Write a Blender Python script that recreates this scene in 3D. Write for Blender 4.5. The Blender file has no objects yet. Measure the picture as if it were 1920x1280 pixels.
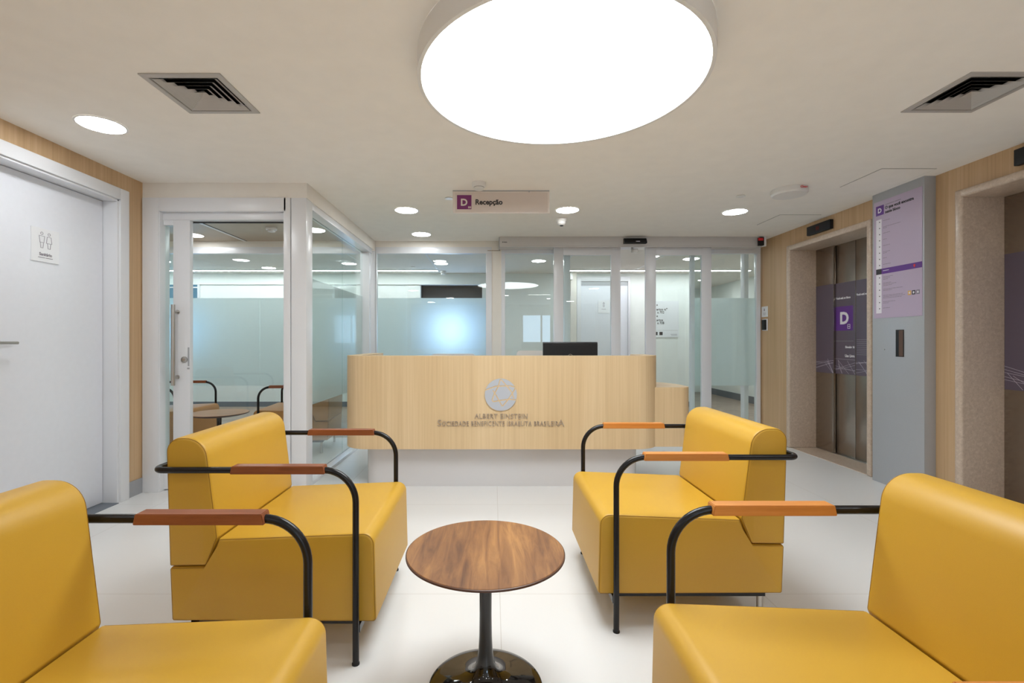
import bpy, bmesh, math, random
from mathutils import Vector, Matrix
PI = math.pi
random.seed(7)
scene = bpy.context.scene
COL = scene.collection

# ------------------------------------------------------------------ camera
H = 1.15          # camera height
CZ = 2.37         # ceiling height
F = 895.0         # focal length in pixels of a 1920 wide frame
cam_d = bpy.data.cameras.new('camera')
cam_d.sensor_fit = 'HORIZONTAL'
cam_d.sensor_width = 36.0
cam_d.lens = F / 1920.0 * 36.0
cam_d.shift_x = 35.0 / 1920.0
cam_d.shift_y = 1.0 / 1920.0
cam_d.clip_start = 0.02
cam = bpy.data.objects.new('camera', cam_d)
COL.objects.link(cam)
cam.location = (0, 0, H)
cam.rotation_euler = (PI / 2, 0, 0)
scene.camera = cam

# ------------------------------------------------------------------ world, exposure
w = bpy.data.worlds.new('world')
scene.world = w
w.use_nodes = True
w.node_tree.nodes['Background'].inputs['Color'].default_value = (0.8, 0.9, 1.0, 1)
w.node_tree.nodes['Background'].inputs['Strength'].default_value = 0.25
scene.view_settings.view_transform = 'Standard'
scene.view_settings.look = 'None'
scene.view_settings.gamma = 1.0
scene.view_settings.use_curve_mapping = False
scene.view_settings.exposure = 0.70
try:
    scene.cycles.use_denoising = True
    scene.cycles.denoiser = 'OPENIMAGEDENOISE'
    scene.cycles.max_bounces = 14
    scene.cycles.diffuse_bounces = 6
    scene.cycles.glossy_bounces = 5
    scene.cycles.transmission_bounces = 10
    scene.cycles.transparent_max_bounces = 24
    scene.cycles.sample_clamp_indirect = 6.0
    scene.cycles.caustics_refractive = True
    scene.cycles.blur_glossy = 0.5
except Exception:
    pass
E_DRUM = 8.2       # strengths of the place's lamps and of the added fill downlights
E_DOWN = 30.0
E_LINE = 15.0
E_REAR = 10.0

# ------------------------------------------------------------------ materials
def srgb(r, g, b):
    f = lambda c: (c / 255) / 12.92 if c / 255 <= 0.04045 else (((c / 255) + 0.055) / 1.055) ** 2.4
    return (f(r), f(g), f(b), 1)

def mat(name, color, rough=0.5, metal=0.0, spec=0.5, coat=0.0):
    m = bpy.data.materials.new(name)
    m.use_nodes = True
    b = m.node_tree.nodes['Principled BSDF']
    b.inputs['Base Color'].default_value = color
    b.inputs['Roughness'].default_value = rough
    b.inputs['Metallic'].default_value = metal
    b.inputs['Specular IOR Level'].default_value = spec
    b.inputs['Coat Weight'].default_value = coat
    return m

def nodes(m):
    return m.node_tree.nodes, m.node_tree.links, m.node_tree.nodes['Principled BSDF']

def coords(m, scale, rot=(0, 0, 0), loc=(0, 0, 0)):
    n, l, b = nodes(m)
    tc = n.new('ShaderNodeTexCoord')
    mp = n.new('ShaderNodeMapping')
    mp.inputs['Scale'].default_value = scale
    mp.inputs['Rotation'].default_value = rot
    mp.inputs['Location'].default_value = loc
    l.new(tc.outputs['Object'], mp.inputs['Vector'])
    return mp

def ramp(m, src, stops):
    n, l, b = nodes(m)
    r = n.new('ShaderNodeValToRGB')
    while len(r.color_ramp.elements) < len(stops):
        r.color_ramp.elements.new(0.5)
    for e, (p, c) in zip(r.color_ramp.elements, stops):
        e.position = p
        e.color = c
    l.new(src, r.inputs['Fac'])
    return r

def speckle(m, scale=200, amount=0.05, bump=0.0):
    """slight colour variation and bump on a plain material"""
    n, l, b = nodes(m)
    c = tuple(b.inputs['Base Color'].default_value)
    mp = coords(m, (1, 1, 1))
    t = n.new('ShaderNodeTexNoise')
    t.inputs['Scale'].default_value = scale
    t.inputs['Detail'].default_value = 3
    l.new(mp.outputs['Vector'], t.inputs['Vector'])
    lo = tuple(x * (1 - amount) for x in c[:3]) + (1,)
    hi = tuple(min(1, x * (1 + amount)) for x in c[:3]) + (1,)
    r = ramp(m, t.outputs['Fac'], [(0.3, lo), (0.7, hi)])
    l.new(r.outputs['Color'], b.inputs['Base Color'])
    if bump:
        bp = n.new('ShaderNodeBump')
        bp.inputs['Strength'].default_value = bump
        bp.inputs['Distance'].default_value = 0.001
        l.new(t.outputs['Fac'], bp.inputs['Height'])
        l.new(bp.outputs['Normal'], b.inputs['Normal'])
    return m

def grain(name, dark, mid, light, along=2, rough=0.42, fine=90.0, slow=1.2, coat=0.0, contrast=1.0, turn=0.0, wavy=0.0):
    """wood with the grain along the given axis"""
    m = mat(name, mid, rough, coat=coat)
    n, l, b = nodes(m)
    sc = [fine, fine, fine]
    sc[along] = slow
    mp = coords(m, tuple(sc), rot=(0, 0, turn))
    a = n.new('ShaderNodeTexNoise')
    a.inputs['Scale'].default_value = 1.0
    a.inputs['Detail'].default_value = 5
    a.inputs['Roughness'].default_value = 0.6
    l.new(mp.outputs['Vector'], a.inputs['Vector'])
    sc2 = [fine * 0.13] * 3
    sc2[along] = slow * 0.35
    mp2 = coords(m, tuple(sc2), rot=(0, 0, turn), loc=(3.1, 1.7, 0.4))
    a.inputs['Distortion'].default_value = wavy
    c = n.new('ShaderNodeTexNoise')
    c.inputs['Scale'].default_value = 1.0
    c.inputs['Detail'].default_value = 3
    l.new(mp2.outputs['Vector'], c.inputs['Vector'])
    mx = n.new('ShaderNodeMix')
    mx.data_type = 'FLOAT'
    mx.inputs[0].default_value = 0.45
    l.new(a.outputs['Fac'], mx.inputs[2])
    l.new(c.outputs['Fac'], mx.inputs[3])
    s = 0.22 / contrast
    r = ramp(m, mx.outputs[0], [(0.5 - s, dark), (0.5, mid), (0.5 + s, light)])
    l.new(r.outputs['Color'], b.inputs['Base Color'])
    bp = n.new('ShaderNodeBump')
    bp.inputs['Strength'].default_value = 0.08
    bp.inputs['Distance'].default_value = 0.001
    l.new(a.outputs['Fac'], bp.inputs['Height'])
    l.new(bp.outputs['Normal'], b.inputs['Normal'])
    return m

def emit(name, color, strength):
    m = bpy.data.materials.new(name)
    m.use_nodes = True
    n = m.node_tree.nodes
    n.clear()
    o = n.new('ShaderNodeOutputMaterial')
    e = n.new('ShaderNodeEmission')
    e.inputs['Color'].default_value = color
    e.inputs['Strength'].default_value = strength
    m.node_tree.links.new(e.outputs[0], o.inputs[0])
    return m

def clear_glass(name, tint=(0.93, 0.97, 0.96, 1), refl=1.0):
    m = bpy.data.materials.new(name)
    m.use_nodes = True
    n, l = m.node_tree.nodes, m.node_tree.links
    n.clear()
    o = n.new('ShaderNodeOutputMaterial')
    t = n.new('ShaderNodeBsdfTransparent')
    t.inputs['Color'].default_value = tint
    g = n.new('ShaderNodeBsdfGlossy')
    g.inputs['Roughness'].default_value = 0.0
    g.inputs['Color'].default_value = (refl, refl, refl, 1)
    fr = n.new('ShaderNodeFresnel')
    # the same reflectance on the way in and on the way out of the pane
    ge = n.new('ShaderNodeNewGeometry')
    mi = n.new('ShaderNodeMix')
    mi.data_type = 'FLOAT'
    mi.inputs[2].default_value = 1.45
    mi.inputs[3].default_value = 1.0 / 1.45
    l.new(ge.outputs['Backfacing'], mi.inputs[0])
    l.new(mi.outputs[0], fr.inputs['IOR'])
    mx = n.new('ShaderNodeMixShader')
    l.new(fr.outputs[0], mx.inputs['Fac'])
    l.new(t.outputs[0], mx.inputs[1])
    l.new(g.outputs[0], mx.inputs[2])
    l.new(mx.outputs[0], o.inputs[0])
    return m

def frosted_glass(name):
    """etched film: mostly a wide forward blur, part of it fully diffuse"""
    m = bpy.data.materials.new(name)
    m.use_nodes = True
    n, l = m.node_tree.nodes, m.node_tree.links
    n.clear()
    o = n.new('ShaderNodeOutputMaterial')
    g = n.new('ShaderNodeBsdfRefraction')
    g.inputs['Roughness'].default_value = 0.72
    g.inputs['IOR'].default_value = 1.16
    g.inputs['Color'].default_value = (0.98, 1.0, 1.0, 1)
    t = n.new('ShaderNodeBsdfTranslucent')
    t.inputs['Color'].default_value = (0.90, 0.97, 0.98, 1)
    d = n.new('ShaderNodeBsdfDiffuse')
    d.inputs['Color'].default_value = (0.84, 0.92, 0.94, 1)
    a = n.new('ShaderNodeMixShader')
    a.inputs['Fac'].default_value = 0.30
    l.new(g.outputs[0], a.inputs[1])
    l.new(t.outputs[0], a.inputs[2])
    c = n.new('ShaderNodeMixShader')
    c.inputs['Fac'].default_value = 0.28
    l.new(a.outputs[0], c.inputs[1])
    l.new(d.outputs[0], c.inputs[2])
    l.new(c.outputs[0], o.inputs[0])
    return m

M = {}
M['ceiling'] = speckle(mat('ceiling plaster', (0.91, 0.88, 0.83, 1), 0.9, spec=0.1), 8, 0.015)
M['plaster'] = speckle(mat('cream plaster', (0.84, 0.80, 0.74, 1), 0.8, spec=0.2), 8, 0.015)
M['white_wall'] = speckle(mat('white wall paint', (0.84, 0.87, 0.85, 1), 0.7, spec=0.2), 8, 0.015)
M['room_ceiling'] = speckle(mat('dimmed beige ceiling board', (0.50, 0.42, 0.33, 1), 0.45), 5, 0.04)  # wood-like beige, with the room's weaker light also darkened into the colour
M['white_frame'] = mat('white painted metal', (0.76, 0.77, 0.80, 1), 0.28)
M['white_door'] = speckle(mat('white door laminate', (0.80, 0.82, 0.88, 1), 0.3), 30, 0.01)
M['white_plastic'] = mat('white plastic', (0.78, 0.77, 0.75, 1), 0.4)
M['hatch'] = mat('hatch paint', (0.70, 0.67, 0.62, 1), 0.7)
M['grey_line'] = mat('hatch joint', (0.28, 0.27, 0.25, 1), 0.7)
M['black'] = mat('black plastic', (0.012, 0.012, 0.013, 1), 0.45, spec=0.3)
M['dark_gap'] = mat('dark joint', (0.03, 0.03, 0.032, 1), 0.8)
M['black_tube'] = mat('black lacquered steel', (0.008, 0.007, 0.008, 1), 0.25, spec=0.35)
M['black_gloss'] = mat('black gloss lacquer', (0.008, 0.006, 0.005, 1), 0.05, spec=0.5, coat=0.3)
M['steel'] = mat('brushed steel', (0.50, 0.48, 0.45, 1), 0.32, 1.0)
M['silver'] = speckle(mat('silver paint', (0.44, 0.455, 0.48, 1), 0.42, 0.25), 250, 0.03)
M['alu'] = mat('anodised aluminium', (0.42, 0.43, 0.45, 1), 0.38, 0.5)
M['plinth'] = mat('pale glossy laminate', (0.66, 0.65, 0.66, 1), 0.16)
M['baseboard'] = mat('grey baseboard', (0.17, 0.19, 0.22, 1), 0.5)
M['elevator_steel'] = mat('elevator steel', (0.38, 0.335, 0.295, 1), 0.24, 1.0)
M['vinyl'] = mat('dark purple vinyl film', srgb(98, 88, 102), 0.25)
M['purple'] = mat('purple print', srgb(98, 50, 140), 0.4)
M['plum'] = mat('plum print', srgb(122, 44, 108), 0.4)
M['lilac'] = mat('lilac print', srgb(188, 172, 196), 0.45)
M['white_print'] = mat('white print', (0.82, 0.80, 0.86, 1), 0.5)
M['thin_line'] = mat('pale line print', (0.46, 0.40, 0.50, 1), 0.5)
M['ink'] = mat('dark ink', (0.03, 0.026, 0.03, 1), 0.5)
M['grey_ink'] = mat('grey ink', (0.22, 0.20, 0.24, 1), 0.5)
M['red'] = mat('red print', srgb(215, 40, 50), 0.5)
M['amber'] = mat('amber print', srgb(225, 175, 80), 0.5)
M['sign_white'] = mat('white acrylic sign', (0.84, 0.85, 0.88, 1), 0.25)
M['sign_cream'] = mat('cream acrylic sign', (0.78, 0.71, 0.66, 1), 0.3)
M['emblem'] = mat('brushed aluminium emblem', (0.50, 0.53, 0.59, 1), 0.45, 0.1)
M['letter'] = mat('aluminium lettering', (0.42, 0.33, 0.25, 1), 0.4, 0.2)
M['vent'] = mat('vent aluminium', (0.50, 0.48, 0.46, 1), 0.45, 0.2)
M['oak_wall'] = grain('oak wall veneer', srgb(178, 146, 108), srgb(198, 165, 126), srgb(212, 182, 144), 2, 0.45, 70, 0.8)
M['oak_desk'] = grain('pale oak laminate', srgb(204, 174, 132), srgb(218, 190, 148), srgb(230, 204, 164), 2, 0.42, 60, 0.9)
M['honey_wood'] = grain('honey armrest wood', srgb(184, 112, 42), srgb(202, 130, 56), srgb(216, 146, 72), 0, 0.5, 60, 6, coat=0.03)
M['arm_wood'] = grain('cherry armrest wood', srgb(104, 50, 20), srgb(134, 72, 36), srgb(154, 90, 52), 0, 0.5, 60, 6, coat=0.03)
M['table_wood'] = grain('walnut veneer', srgb(84, 48, 24), srgb(134, 88, 46), srgb(172, 122, 68), 1, 0.5, 34, 3.4, coat=0.0, contrast=1.35, turn=0.35, wavy=0.9)
M['table_edge'] = mat('dark walnut edge', srgb(78, 46, 30), 0.4)
M['light_wood'] = grain('light table wood', srgb(160, 115, 70), srgb(180, 132, 84), srgb(196, 150, 100), 0, 0.35, 40, 4)
M['leather'] = speckle(mat('mustard leather', srgb(199, 154, 46), 0.43, spec=0.5), 900, 0.03, 0.12)
M['leather_seam'] = mat('mustard seam', srgb(150, 108, 20), 0.5)
M['tan'] = speckle(mat('tan leather', srgb(176, 126, 66), 0.42), 900, 0.03, 0.12)
M['tan_seam'] = mat('tan seam', srgb(110, 76, 38), 0.5)
M['glass'] = clear_glass('clear glass')
M['frost'] = frosted_glass('frosted film')
M['glow'] = emit('lamp diffuser', (0.93, 0.985, 1.0, 1), E_DRUM)
M['glow_down'] = emit('downlight diffuser', (0.95, 0.985, 1.0, 1), E_DOWN)
M['glow_line'] = emit('linear lamp diffuser', (0.93, 0.98, 1.0, 1), E_LINE)
M['glow_rear'] = emit('rear linear diffuser', (1.0, 0.98, 0.96, 1), E_REAR)
M['screen'] = emit('lit screen', (0.62, 0.82, 1.0, 1), 5.0)
M['screen_blue'] = emit('lit blue screen surround', (0.16, 0.44, 1.0, 1), 2.3)
M['sky_pane'] = emit('sky seen through pane', (0.55, 0.76, 1.0, 1), 4.5)
M['teal_pane'] = emit('dusk sky pane', (0.12, 0.30, 0.45, 1), 0.55)
M['led_red'] = emit('dim red led digit', (0.6, 0.05, 0.02, 1), 0.12)
M['dark_recess'] = mat('dark recess', (0.055, 0.05, 0.052, 1), 0.4)

# big tiles of the floor
m = mat('pale floor tile', (0.72, 0.70, 0.68, 1), 0.30)
n, l, b = nodes(m)
mp = coords(m, (1, 1, 1), loc=(-2.43, -2.18, 0))
br = n.new('ShaderNodeTexBrick')
br.offset = 0.0
br.inputs['Scale'].default_value = 1.0
br.inputs['Brick Width'].default_value = 1.2
br.inputs['Row Height'].default_value = 1.2
br.inputs['Mortar Size'].default_value = 0.0018
br.inputs['Mortar Smooth'].default_value = 0.1
br.inputs['Color1'].default_value = (0.79, 0.79, 0.79, 1)
br.inputs['Color2'].default_value = (0.80, 0.80, 0.80, 1)
br.inputs['Mortar'].default_value = (0.64, 0.62, 0.60, 1)
l.new(mp.outputs['Vector'], br.inputs['Vector'])
l.new(br.outputs['Color'], b.inputs['Base Color'])
M['floor'] = m

def mottled(name, cols, scale, rough, extra=None):
    m = mat(name, cols[1], rough)
    n, l, b = nodes(m)
    mp = coords(m, (1, 1, 1))
    a = n.new('ShaderNodeTexNoise')
    a.inputs['Scale'].default_value = scale
    a.inputs['Detail'].default_value = 9
    a.inputs['Roughness'].default_value = 0.72
    a.inputs['Distortion'].default_value = 0.8
    l.new(mp.outputs['Vector'], a.inputs['Vector'])
    r = ramp(m, a.outputs['Fac'], [(0.32, cols[0]), (0.52, cols[1]), (0.68, cols[2])])
    l.new(r.outputs['Color'], b.inputs['Base Color'])
    return m
M['stone'] = mottled('beige travertine', [srgb(186, 166, 148), srgb(202, 183, 165), srgb(216, 199, 182)], 45, 0.28)
M['corridor_floor'] = mottled('taupe vinyl floor', [srgb(140, 122, 110), srgb(160, 142, 128), srgb(176, 158, 144)], 3, 0.4)

# ------------------------------------------------------------------ mesh helpers
BASE = {}

def finish(name, bm, material, parent=None, smooth=False, base=None):
    off = Vector(base) if base is not None else BASE.get(parent.name if parent else None, Vector((0, 0, 0)))
    me = bpy.data.meshes.new(name)
    bmesh.ops.recalc_face_normals(bm, faces=bm.faces)
    bm.to_mesh(me)
    bm.free()
    if off.length:
        me.transform(Matrix.Translation(-off))
    o = bpy.data.objects.new(name, me)
    COL.objects.link(o)
    me.materials.append(material)
    if smooth:
        for p in me.polygons:
            p.use_smooth = True
        try:
            me.set_sharp_from_angle(angle=math.radians(38))
        except Exception:
            pass
    if parent:
        o.parent = parent
        BASE[o.name] = off
    elif base is not None:
        o.location = off
        BASE[o.name] = off
    return o

def tag(o, label=None, cat=None, group=None, kind=None):
    if label: o['label'] = label
    if cat: o['category'] = cat
    if group: o['group'] = group
    if kind: o['kind'] = kind
    return o

def thing(name, loc, label=None, cat=None, group=None, kind=None):
    o = bpy.data.objects.new(name, None)
    COL.objects.link(o)
    o.location = loc
    o.empty_display_size = 0.1
    BASE[o.name] = Vector(loc)
    return tag(o, label, cat, group, kind)

def copy_tree(o, parent=None):
    c = o.copy()
    COL.objects.link(c)
    if parent: c.parent = parent
    for ch in list(o.children):
        copy_tree(ch, c)
    return c

def box(bm, x0, x1, y0, y1, z0, z1):
    x0, x1 = min(x0, x1), max(x0, x1)
    y0, y1 = min(y0, y1), max(y0, y1)
    z0, z1 = min(z0, z1), max(z0, z1)
    v = [bm.verts.new(p) for p in ((x0, y0, z0), (x1, y0, z0), (x1, y1, z0), (x0, y1, z0),
                                   (x0, y0, z1), (x1, y0, z1), (x1, y1, z1), (x0, y1, z1))]
    for f in ((0, 3, 2, 1), (4, 5, 6, 7), (0, 1, 5, 4), (1, 2, 6, 5), (2, 3, 7, 6), (3, 0, 4, 7)):
        bm.faces.new([v[i] for i in f])
    return v

def boxes(name, lst, material, parent=None, bevel=0.0, base=None, seg=2):
    bm = bmesh.new()
    for b in lst:
        box(bm, *b)
    if bevel:
        bmesh.ops.bevel(bm, geom=bm.edges[:], offset=bevel, segments=seg, profile=0.6, affect='EDGES', clamp_overlap=True)
    return finish(name, bm, material, parent, smooth=bool(bevel), base=base)

def prism(bm, pts, axis, a, b):
    """closed polygon pts (2d) extruded along axis from a to b. axis 0:(y,z) 1:(x,z) 2:(x,y)"""
    def p3(p, t):
        return {0: (t, p[0], p[1]), 1: (p[0], t, p[1]), 2: (p[0], p[1], t)}[axis]
    A = [bm.verts.new(p3(p, a)) for p in pts]
    B = [bm.verts.new(p3(p, b)) for p in pts]
    n = len(pts)
    bm.faces.new(A)
    bm.faces.new(B[::-1])
    for i in range(n):
        j = (i + 1) % n
        bm.faces.new((A[i], B[i], B[j], A[j]))

def round_poly(pts, radii, n=8):
    out = []
    N = len(pts)
    for i in range(N):
        p0, p, p1 = Vector(pts[i - 1]), Vector(pts[i]), Vector(pts[(i + 1) % N])
        r = radii[i] if hasattr(radii, '__len__') else radii
        if r <= 0:
            out.append(tuple(p)); continue
        a, b = (p0 - p).normalized(), (p1 - p).normalized()
        ang = a.angle(b)
        t = min(r / math.tan(ang / 2), 0.49 * (p0 - p).length, 0.49 * (p1 - p).length)
        r2 = t * math.tan(ang / 2)
        c = p + (a + b).normalized() * (r2 / math.sin(ang / 2))
        s, e = p + a * t, p + b * t
        sa, ea = math.atan2(s.y - c.y, s.x - c.x), math.atan2(e.y - c.y, e.x - c.x)
        d = (ea - sa + PI) % (2 * PI) - PI
        for k in range(n + 1):
            q = sa + d * k / n
            out.append((c.x + r2 * math.cos(q), c.y + r2 * math.sin(q)))
    return out

def inset(pts, d):
    """move a closed polygon inwards by d"""
    area = sum(pts[i - 1][0] * pts[i][1] - pts[i][0] * pts[i - 1][1] for i in range(len(pts)))
    s = 1 if area > 0 else -1
    out = []
    for i in range(len(pts)):
        p0, p, p1 = Vector(pts[i - 1]), Vector(pts[i]), Vector(pts[(i + 1) % len(pts)])
        e0 = (p - p0); e1 = (p1 - p)
        if e0.length < 1e-7: e0 = e1
        if e1.length < 1e-7: e1 = e0
        e0.normalize(); e1.normalize()
        n0, n1 = Vector((-e0.y, e0.x)) * s, Vector((-e1.y, e1.x)) * s
        nn = (n0 + n1)
        if nn.length < 1e-6: nn = n0.copy()
        nn.normalize()
        k = max(0.5, nn.dot(n0))
        out.append(tuple(p + nn * d / k))
    return out

def cushion(bm, pts, y0, y1, r, steps=4):
    """profile (x,z) extruded along y with rounded end edges"""
    rings = []
    for side, yy in ((1, y0), (-1, y1)):
        rs = []
        for k in range(steps + 1):
            a = PI / 2 * k / steps
            rs.append(([(p[0], p[1]) for p in inset(pts, r * (1 - math.sin(a)))], yy + side * r * (1 - math.cos(a))))
        rings += rs if side == 1 else rs[::-1]
    V = [[bm.verts.new((p[0], y, p[1])) for p in ring] for ring, y in rings]
    n = len(pts)
    for a, b in zip(V[:-1], V[1:]):
        for i in range(n):
            j = (i + 1) % n
            bm.faces.new((a[i], a[j], b[j], b[i]))
    f = [bm.faces.new(V[0][::-1]), bm.faces.new(V[-1])]
    bmesh.ops.triangulate(bm, faces=f, ngon_method='EAR_CLIP')

def tube(bm, path, r, seg=14, closed=False, flat=None):
    P = [Vector(p) for p in path]
    N = len(P)
    prev = None
    rings = []
    for i, p in enumerate(P):
        if closed:
            d = (P[(i + 1) % N] - P[i - 1]).normalized()
        else:
            d = ((P[i + 1] - p) if i == 0 else (p - P[i - 1]) if i == N - 1 else (P[i + 1] - p).normalized() + (p - P[i - 1]).normalized()).normalized()
        if prev is None:
            up = Vector((0, 0, 1)) if abs(d.z) < 0.9 else Vector((1, 0, 0))
            x = d.cross(up).normalized()
        else:
            x = (prev - d * prev.dot(d)).normalized()
        y = d.cross(x)
        prev = x
        rings.append([bm.verts.new(p + x * (r * math.cos(2 * PI * k / seg)) + y * (r * math.sin(2 * PI * k / seg))) for k in range(seg)])
    pairs = list(zip(rings[:-1], rings[1:]))
    if closed: pairs.append((rings[-1], rings[0]))
    for a, b in pairs:
        for k in range(seg):
            j = (k + 1) % seg
            bm.faces.new((a[k], a[j], b[j], b[k]))
    if not closed:
        bm.faces.new(rings[0][::-1])
        bm.faces.new(rings[-1])

def bend(pts, radii, n=8):
    """open 3d polyline with rounded corners"""
    P = [Vector(p) for p in pts]
    out = [P[0]]
    for i in range(1, len(P) - 1):
        a, b = (P[i - 1] - P[i]), (P[i + 1] - P[i])
        r = radii[i - 1]
        la, lb = a.length, b.length
        a.normalize(); b.normalize()
        ang = a.angle(b)
        t = min(r / math.tan(ang / 2), la * 0.95, lb * 0.95)
        r2 = t * math.tan(ang / 2)
        c = P[i] + (a + b).normalized() * (r2 / math.sin(ang / 2))
        s, e = P[i] + a * t - c, P[i] + b * t - c
        om = s.angle(e)
        for k in range(n + 1):
            q = k / n
            out.append(c + (s * math.sin((1 - q) * om) + e * math.sin(q * om)) / math.sin(om))
    out.append(P[-1])
    return out

def lathe(bm, prof, cx, cy, seg=64, cap=True):
    rings = []
    for r, z in prof:
        if r < 1e-6:
            rings.append([bm.verts.new((cx, cy, z))])
        else:
            rings.append([bm.verts.new((cx + r * math.cos(2 * PI * k / seg), cy + r * math.sin(2 * PI * k / seg), z)) for k in range(seg)])
    for a, b in zip(rings[:-1], rings[1:]):
        for k in range(seg):
            j = (k + 1) % seg
            if len(a) == 1 and len(b) == 1: continue
            if len(a) == 1: bm.faces.new((a[0], b[j], b[k]))
            elif len(b) == 1: bm.faces.new((a[k], a[j], b[0]))
            else: bm.faces.new((a[k], a[j], b[j], b[k]))
    if cap:
        for q in (rings[0], rings[-1]):
            if len(q) > 1: bm.faces.new(q)

def lathe_obj(name, prof, cx, cy, material, parent=None, base=None, seg=48):
    bm = bmesh.new()
    lathe(bm, prof, cx, cy, seg)
    return finish(name, bm, material, parent, smooth=True, base=base)

def frame_mat(o, ax, ay):
    """matrix with local x -> ax, y -> ay, z -> ax x ay, at o"""
    ax, ay = Vector(ax).normalized(), Vector(ay).normalized()
    az = ax.cross(ay)
    return Matrix(((ax.x, ay.x, az.x, o[0]), (ax.y, ay.y, az.y, o[1]), (ax.z, ay.z, az.z, o[2]), (0, 0, 0, 1)))

FRONT = ((1, 0, 0), (0, 0, 1))        # plane read from the camera's side (faces -y)
RIGHT = ((0, -1, 0), (0, 0, 1))       # on the right wall (faces -x)
LEFT = ((0, 1, 0), (0, 0, 1))         # on the left wall (faces +x)

def text(name, body, size, o, plane, material, parent=None, depth=0.0006, bold=0.0, align='LEFT', spacing=1.0, xs=1.0):
    cu = bpy.data.curves.new('t', 'FONT')
    cu.body = body
    cu.size = size
    cu.extrude = depth
    cu.offset = bold
    cu.align_x = align
    cu.space_character = spacing
    cu.resolution_u = 3
    t = bpy.data.objects.new('t', cu)
    COL.objects.link(t)
    dg = bpy.context.evaluated_depsgraph_get()
    me = bpy.data.meshes.new_from_object(t.evaluated_get(dg))
    bpy.data.objects.remove(t)
    bpy.data.curves.remove(cu)
    me.transform(Matrix.Diagonal((xs, 1, 1, 1)))
    me.transform(frame_mat(o, *plane))
    bm = bmesh.new()
    bm.from_mesh(me)
    bpy.data.meshes.remove(me)
    return finish(name, bm, material, parent)

def pquads(name, rects, o, plane, material, parent=None, d0=0.0, d1=0.0012, bevel=0):
    """rectangles (u0,u1,v0,v1) as thin plates in a plane"""
    bm = bmesh.new()
    for (u0, u1, v0, v1) in rects:
        box(bm, u0, u1, v0, v1, d0, d1)
    bm.transform(frame_mat(o, *plane))
    return finish(name, bm, material, parent)

def pstrokes(bm, segs, wdt, o, plane, d=0.001):
    """line segments (u0,v0,u1,v1) as thin flat bars"""
    b2 = bmesh.new()
    for kk, (u0, v0, u1, v1) in enumerate(segs):
        a, c = Vector((u0, v0)), Vector((u1, v1))
        t = (c - a)
        if t.length < 1e-6: continue
        t.normalize()
        nn = Vector((-t.y, t.x)) * wdt / 2
        a, c = a - t * wdt * 0.3, c + t * wdt * 0.3
        prism(b2, [tuple(a - nn), tuple(c - nn), tuple(c + nn), tuple(a + nn)], 2, kk * 2e-6, d + (kk % 13) * 2.5e-5 + kk * 2e-6)
    b2.transform(frame_mat(o, *plane))
    me = bpy.data.meshes.new('tmp')
    b2.to_mesh(me); b2.free()
    bm.from_mesh(me)
    bpy.data.meshes.remove(me)

# pixel helpers used while measuring the photograph: a point at depth y / on plane x
def X(px, y): return (px - 925) / F * y
def Z(py, y): return H + (641 - py) / F * y
def CY(py): return F * (CZ - H) / (641 - py)      # depth of a ceiling point

# ------------------------------------------------------------------ the setting
XL, XR = -2.69, 3.25
YF, YB = 3.66, 5.78            # face of the waiting room partition, face of the back partition
YE = 8.5                       # end wall of the corridor
YR = -4.0                      # wall behind the camera

boxes('floor', [(-2.95, 3.62, YR, 3.79, -0.08, 0), (-4.5, 3.62, 3.79, 5.86, -0.08, 0)], M['floor'])['kind'] = 'structure'
boxes('floor_corridor', [(-6.5, 5.0, 5.86, 11.2, -0.08, 0)], M['corridor_floor'])['kind'] = 'structure'

def ceiling_sheet(name, x0, x1, y0, y1, holes, material, z=CZ, t=0.12):
    xs = sorted({x0, x1} | {h[0] for h in holes} | {h[1] for h in holes})
    ys = sorted({y0, y1} | {h[2] for h in holes} | {h[3] for h in holes})
    bm = bmesh.new()
    def solid(i, j):
        if i < 0 or j < 0 or i >= len(xs) - 1 or j >= len(ys) - 1: return False
        cx, cy = (xs[i] + xs[i + 1]) / 2, (ys[j] + ys[j + 1]) / 2
        return not any(h[0] < cx < h[1] and h[2] < cy < h[3] for h in holes)
    vv = {}
    def v(i, j, k):
        if (i, j, k) not in vv:
            vv[(i, j, k)] = bm.verts.new((xs[i], ys[j], z + t * k))
        return vv[(i, j, k)]
    for i in range(len(xs) - 1):
        for j in range(len(ys) - 1):
            if not solid(i, j): continue
            bm.faces.new((v(i, j, 0), v(i, j + 1, 0), v(i + 1, j + 1, 0), v(i + 1, j, 0)))
            bm.faces.new((v(i, j, 1), v(i + 1, j, 1), v(i + 1, j + 1, 1), v(i, j + 1, 1)))
            if not solid(i - 1, j): bm.faces.new((v(i, j, 0), v(i, j, 1), v(i, j + 1, 1), v(i, j + 1, 0)))
            if not solid(i + 1, j): bm.faces.new((v(i + 1, j, 0), v(i + 1, j + 1, 0), v(i + 1, j + 1, 1), v(i + 1, j, 1)))
            if not solid(i, j - 1): bm.faces.new((v(i, j, 0), v(i + 1, j, 0), v(i + 1, j, 1), v(i, j, 1)))
            if not solid(i, j + 1): bm.faces.new((v(i, j + 1, 0), v(i, j + 1, 1), v(i + 1, j + 1, 1), v(i + 1, j + 1, 0)))
    o = finish(name, bm, material)
    o['kind'] = 'structure'
    return o

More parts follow.
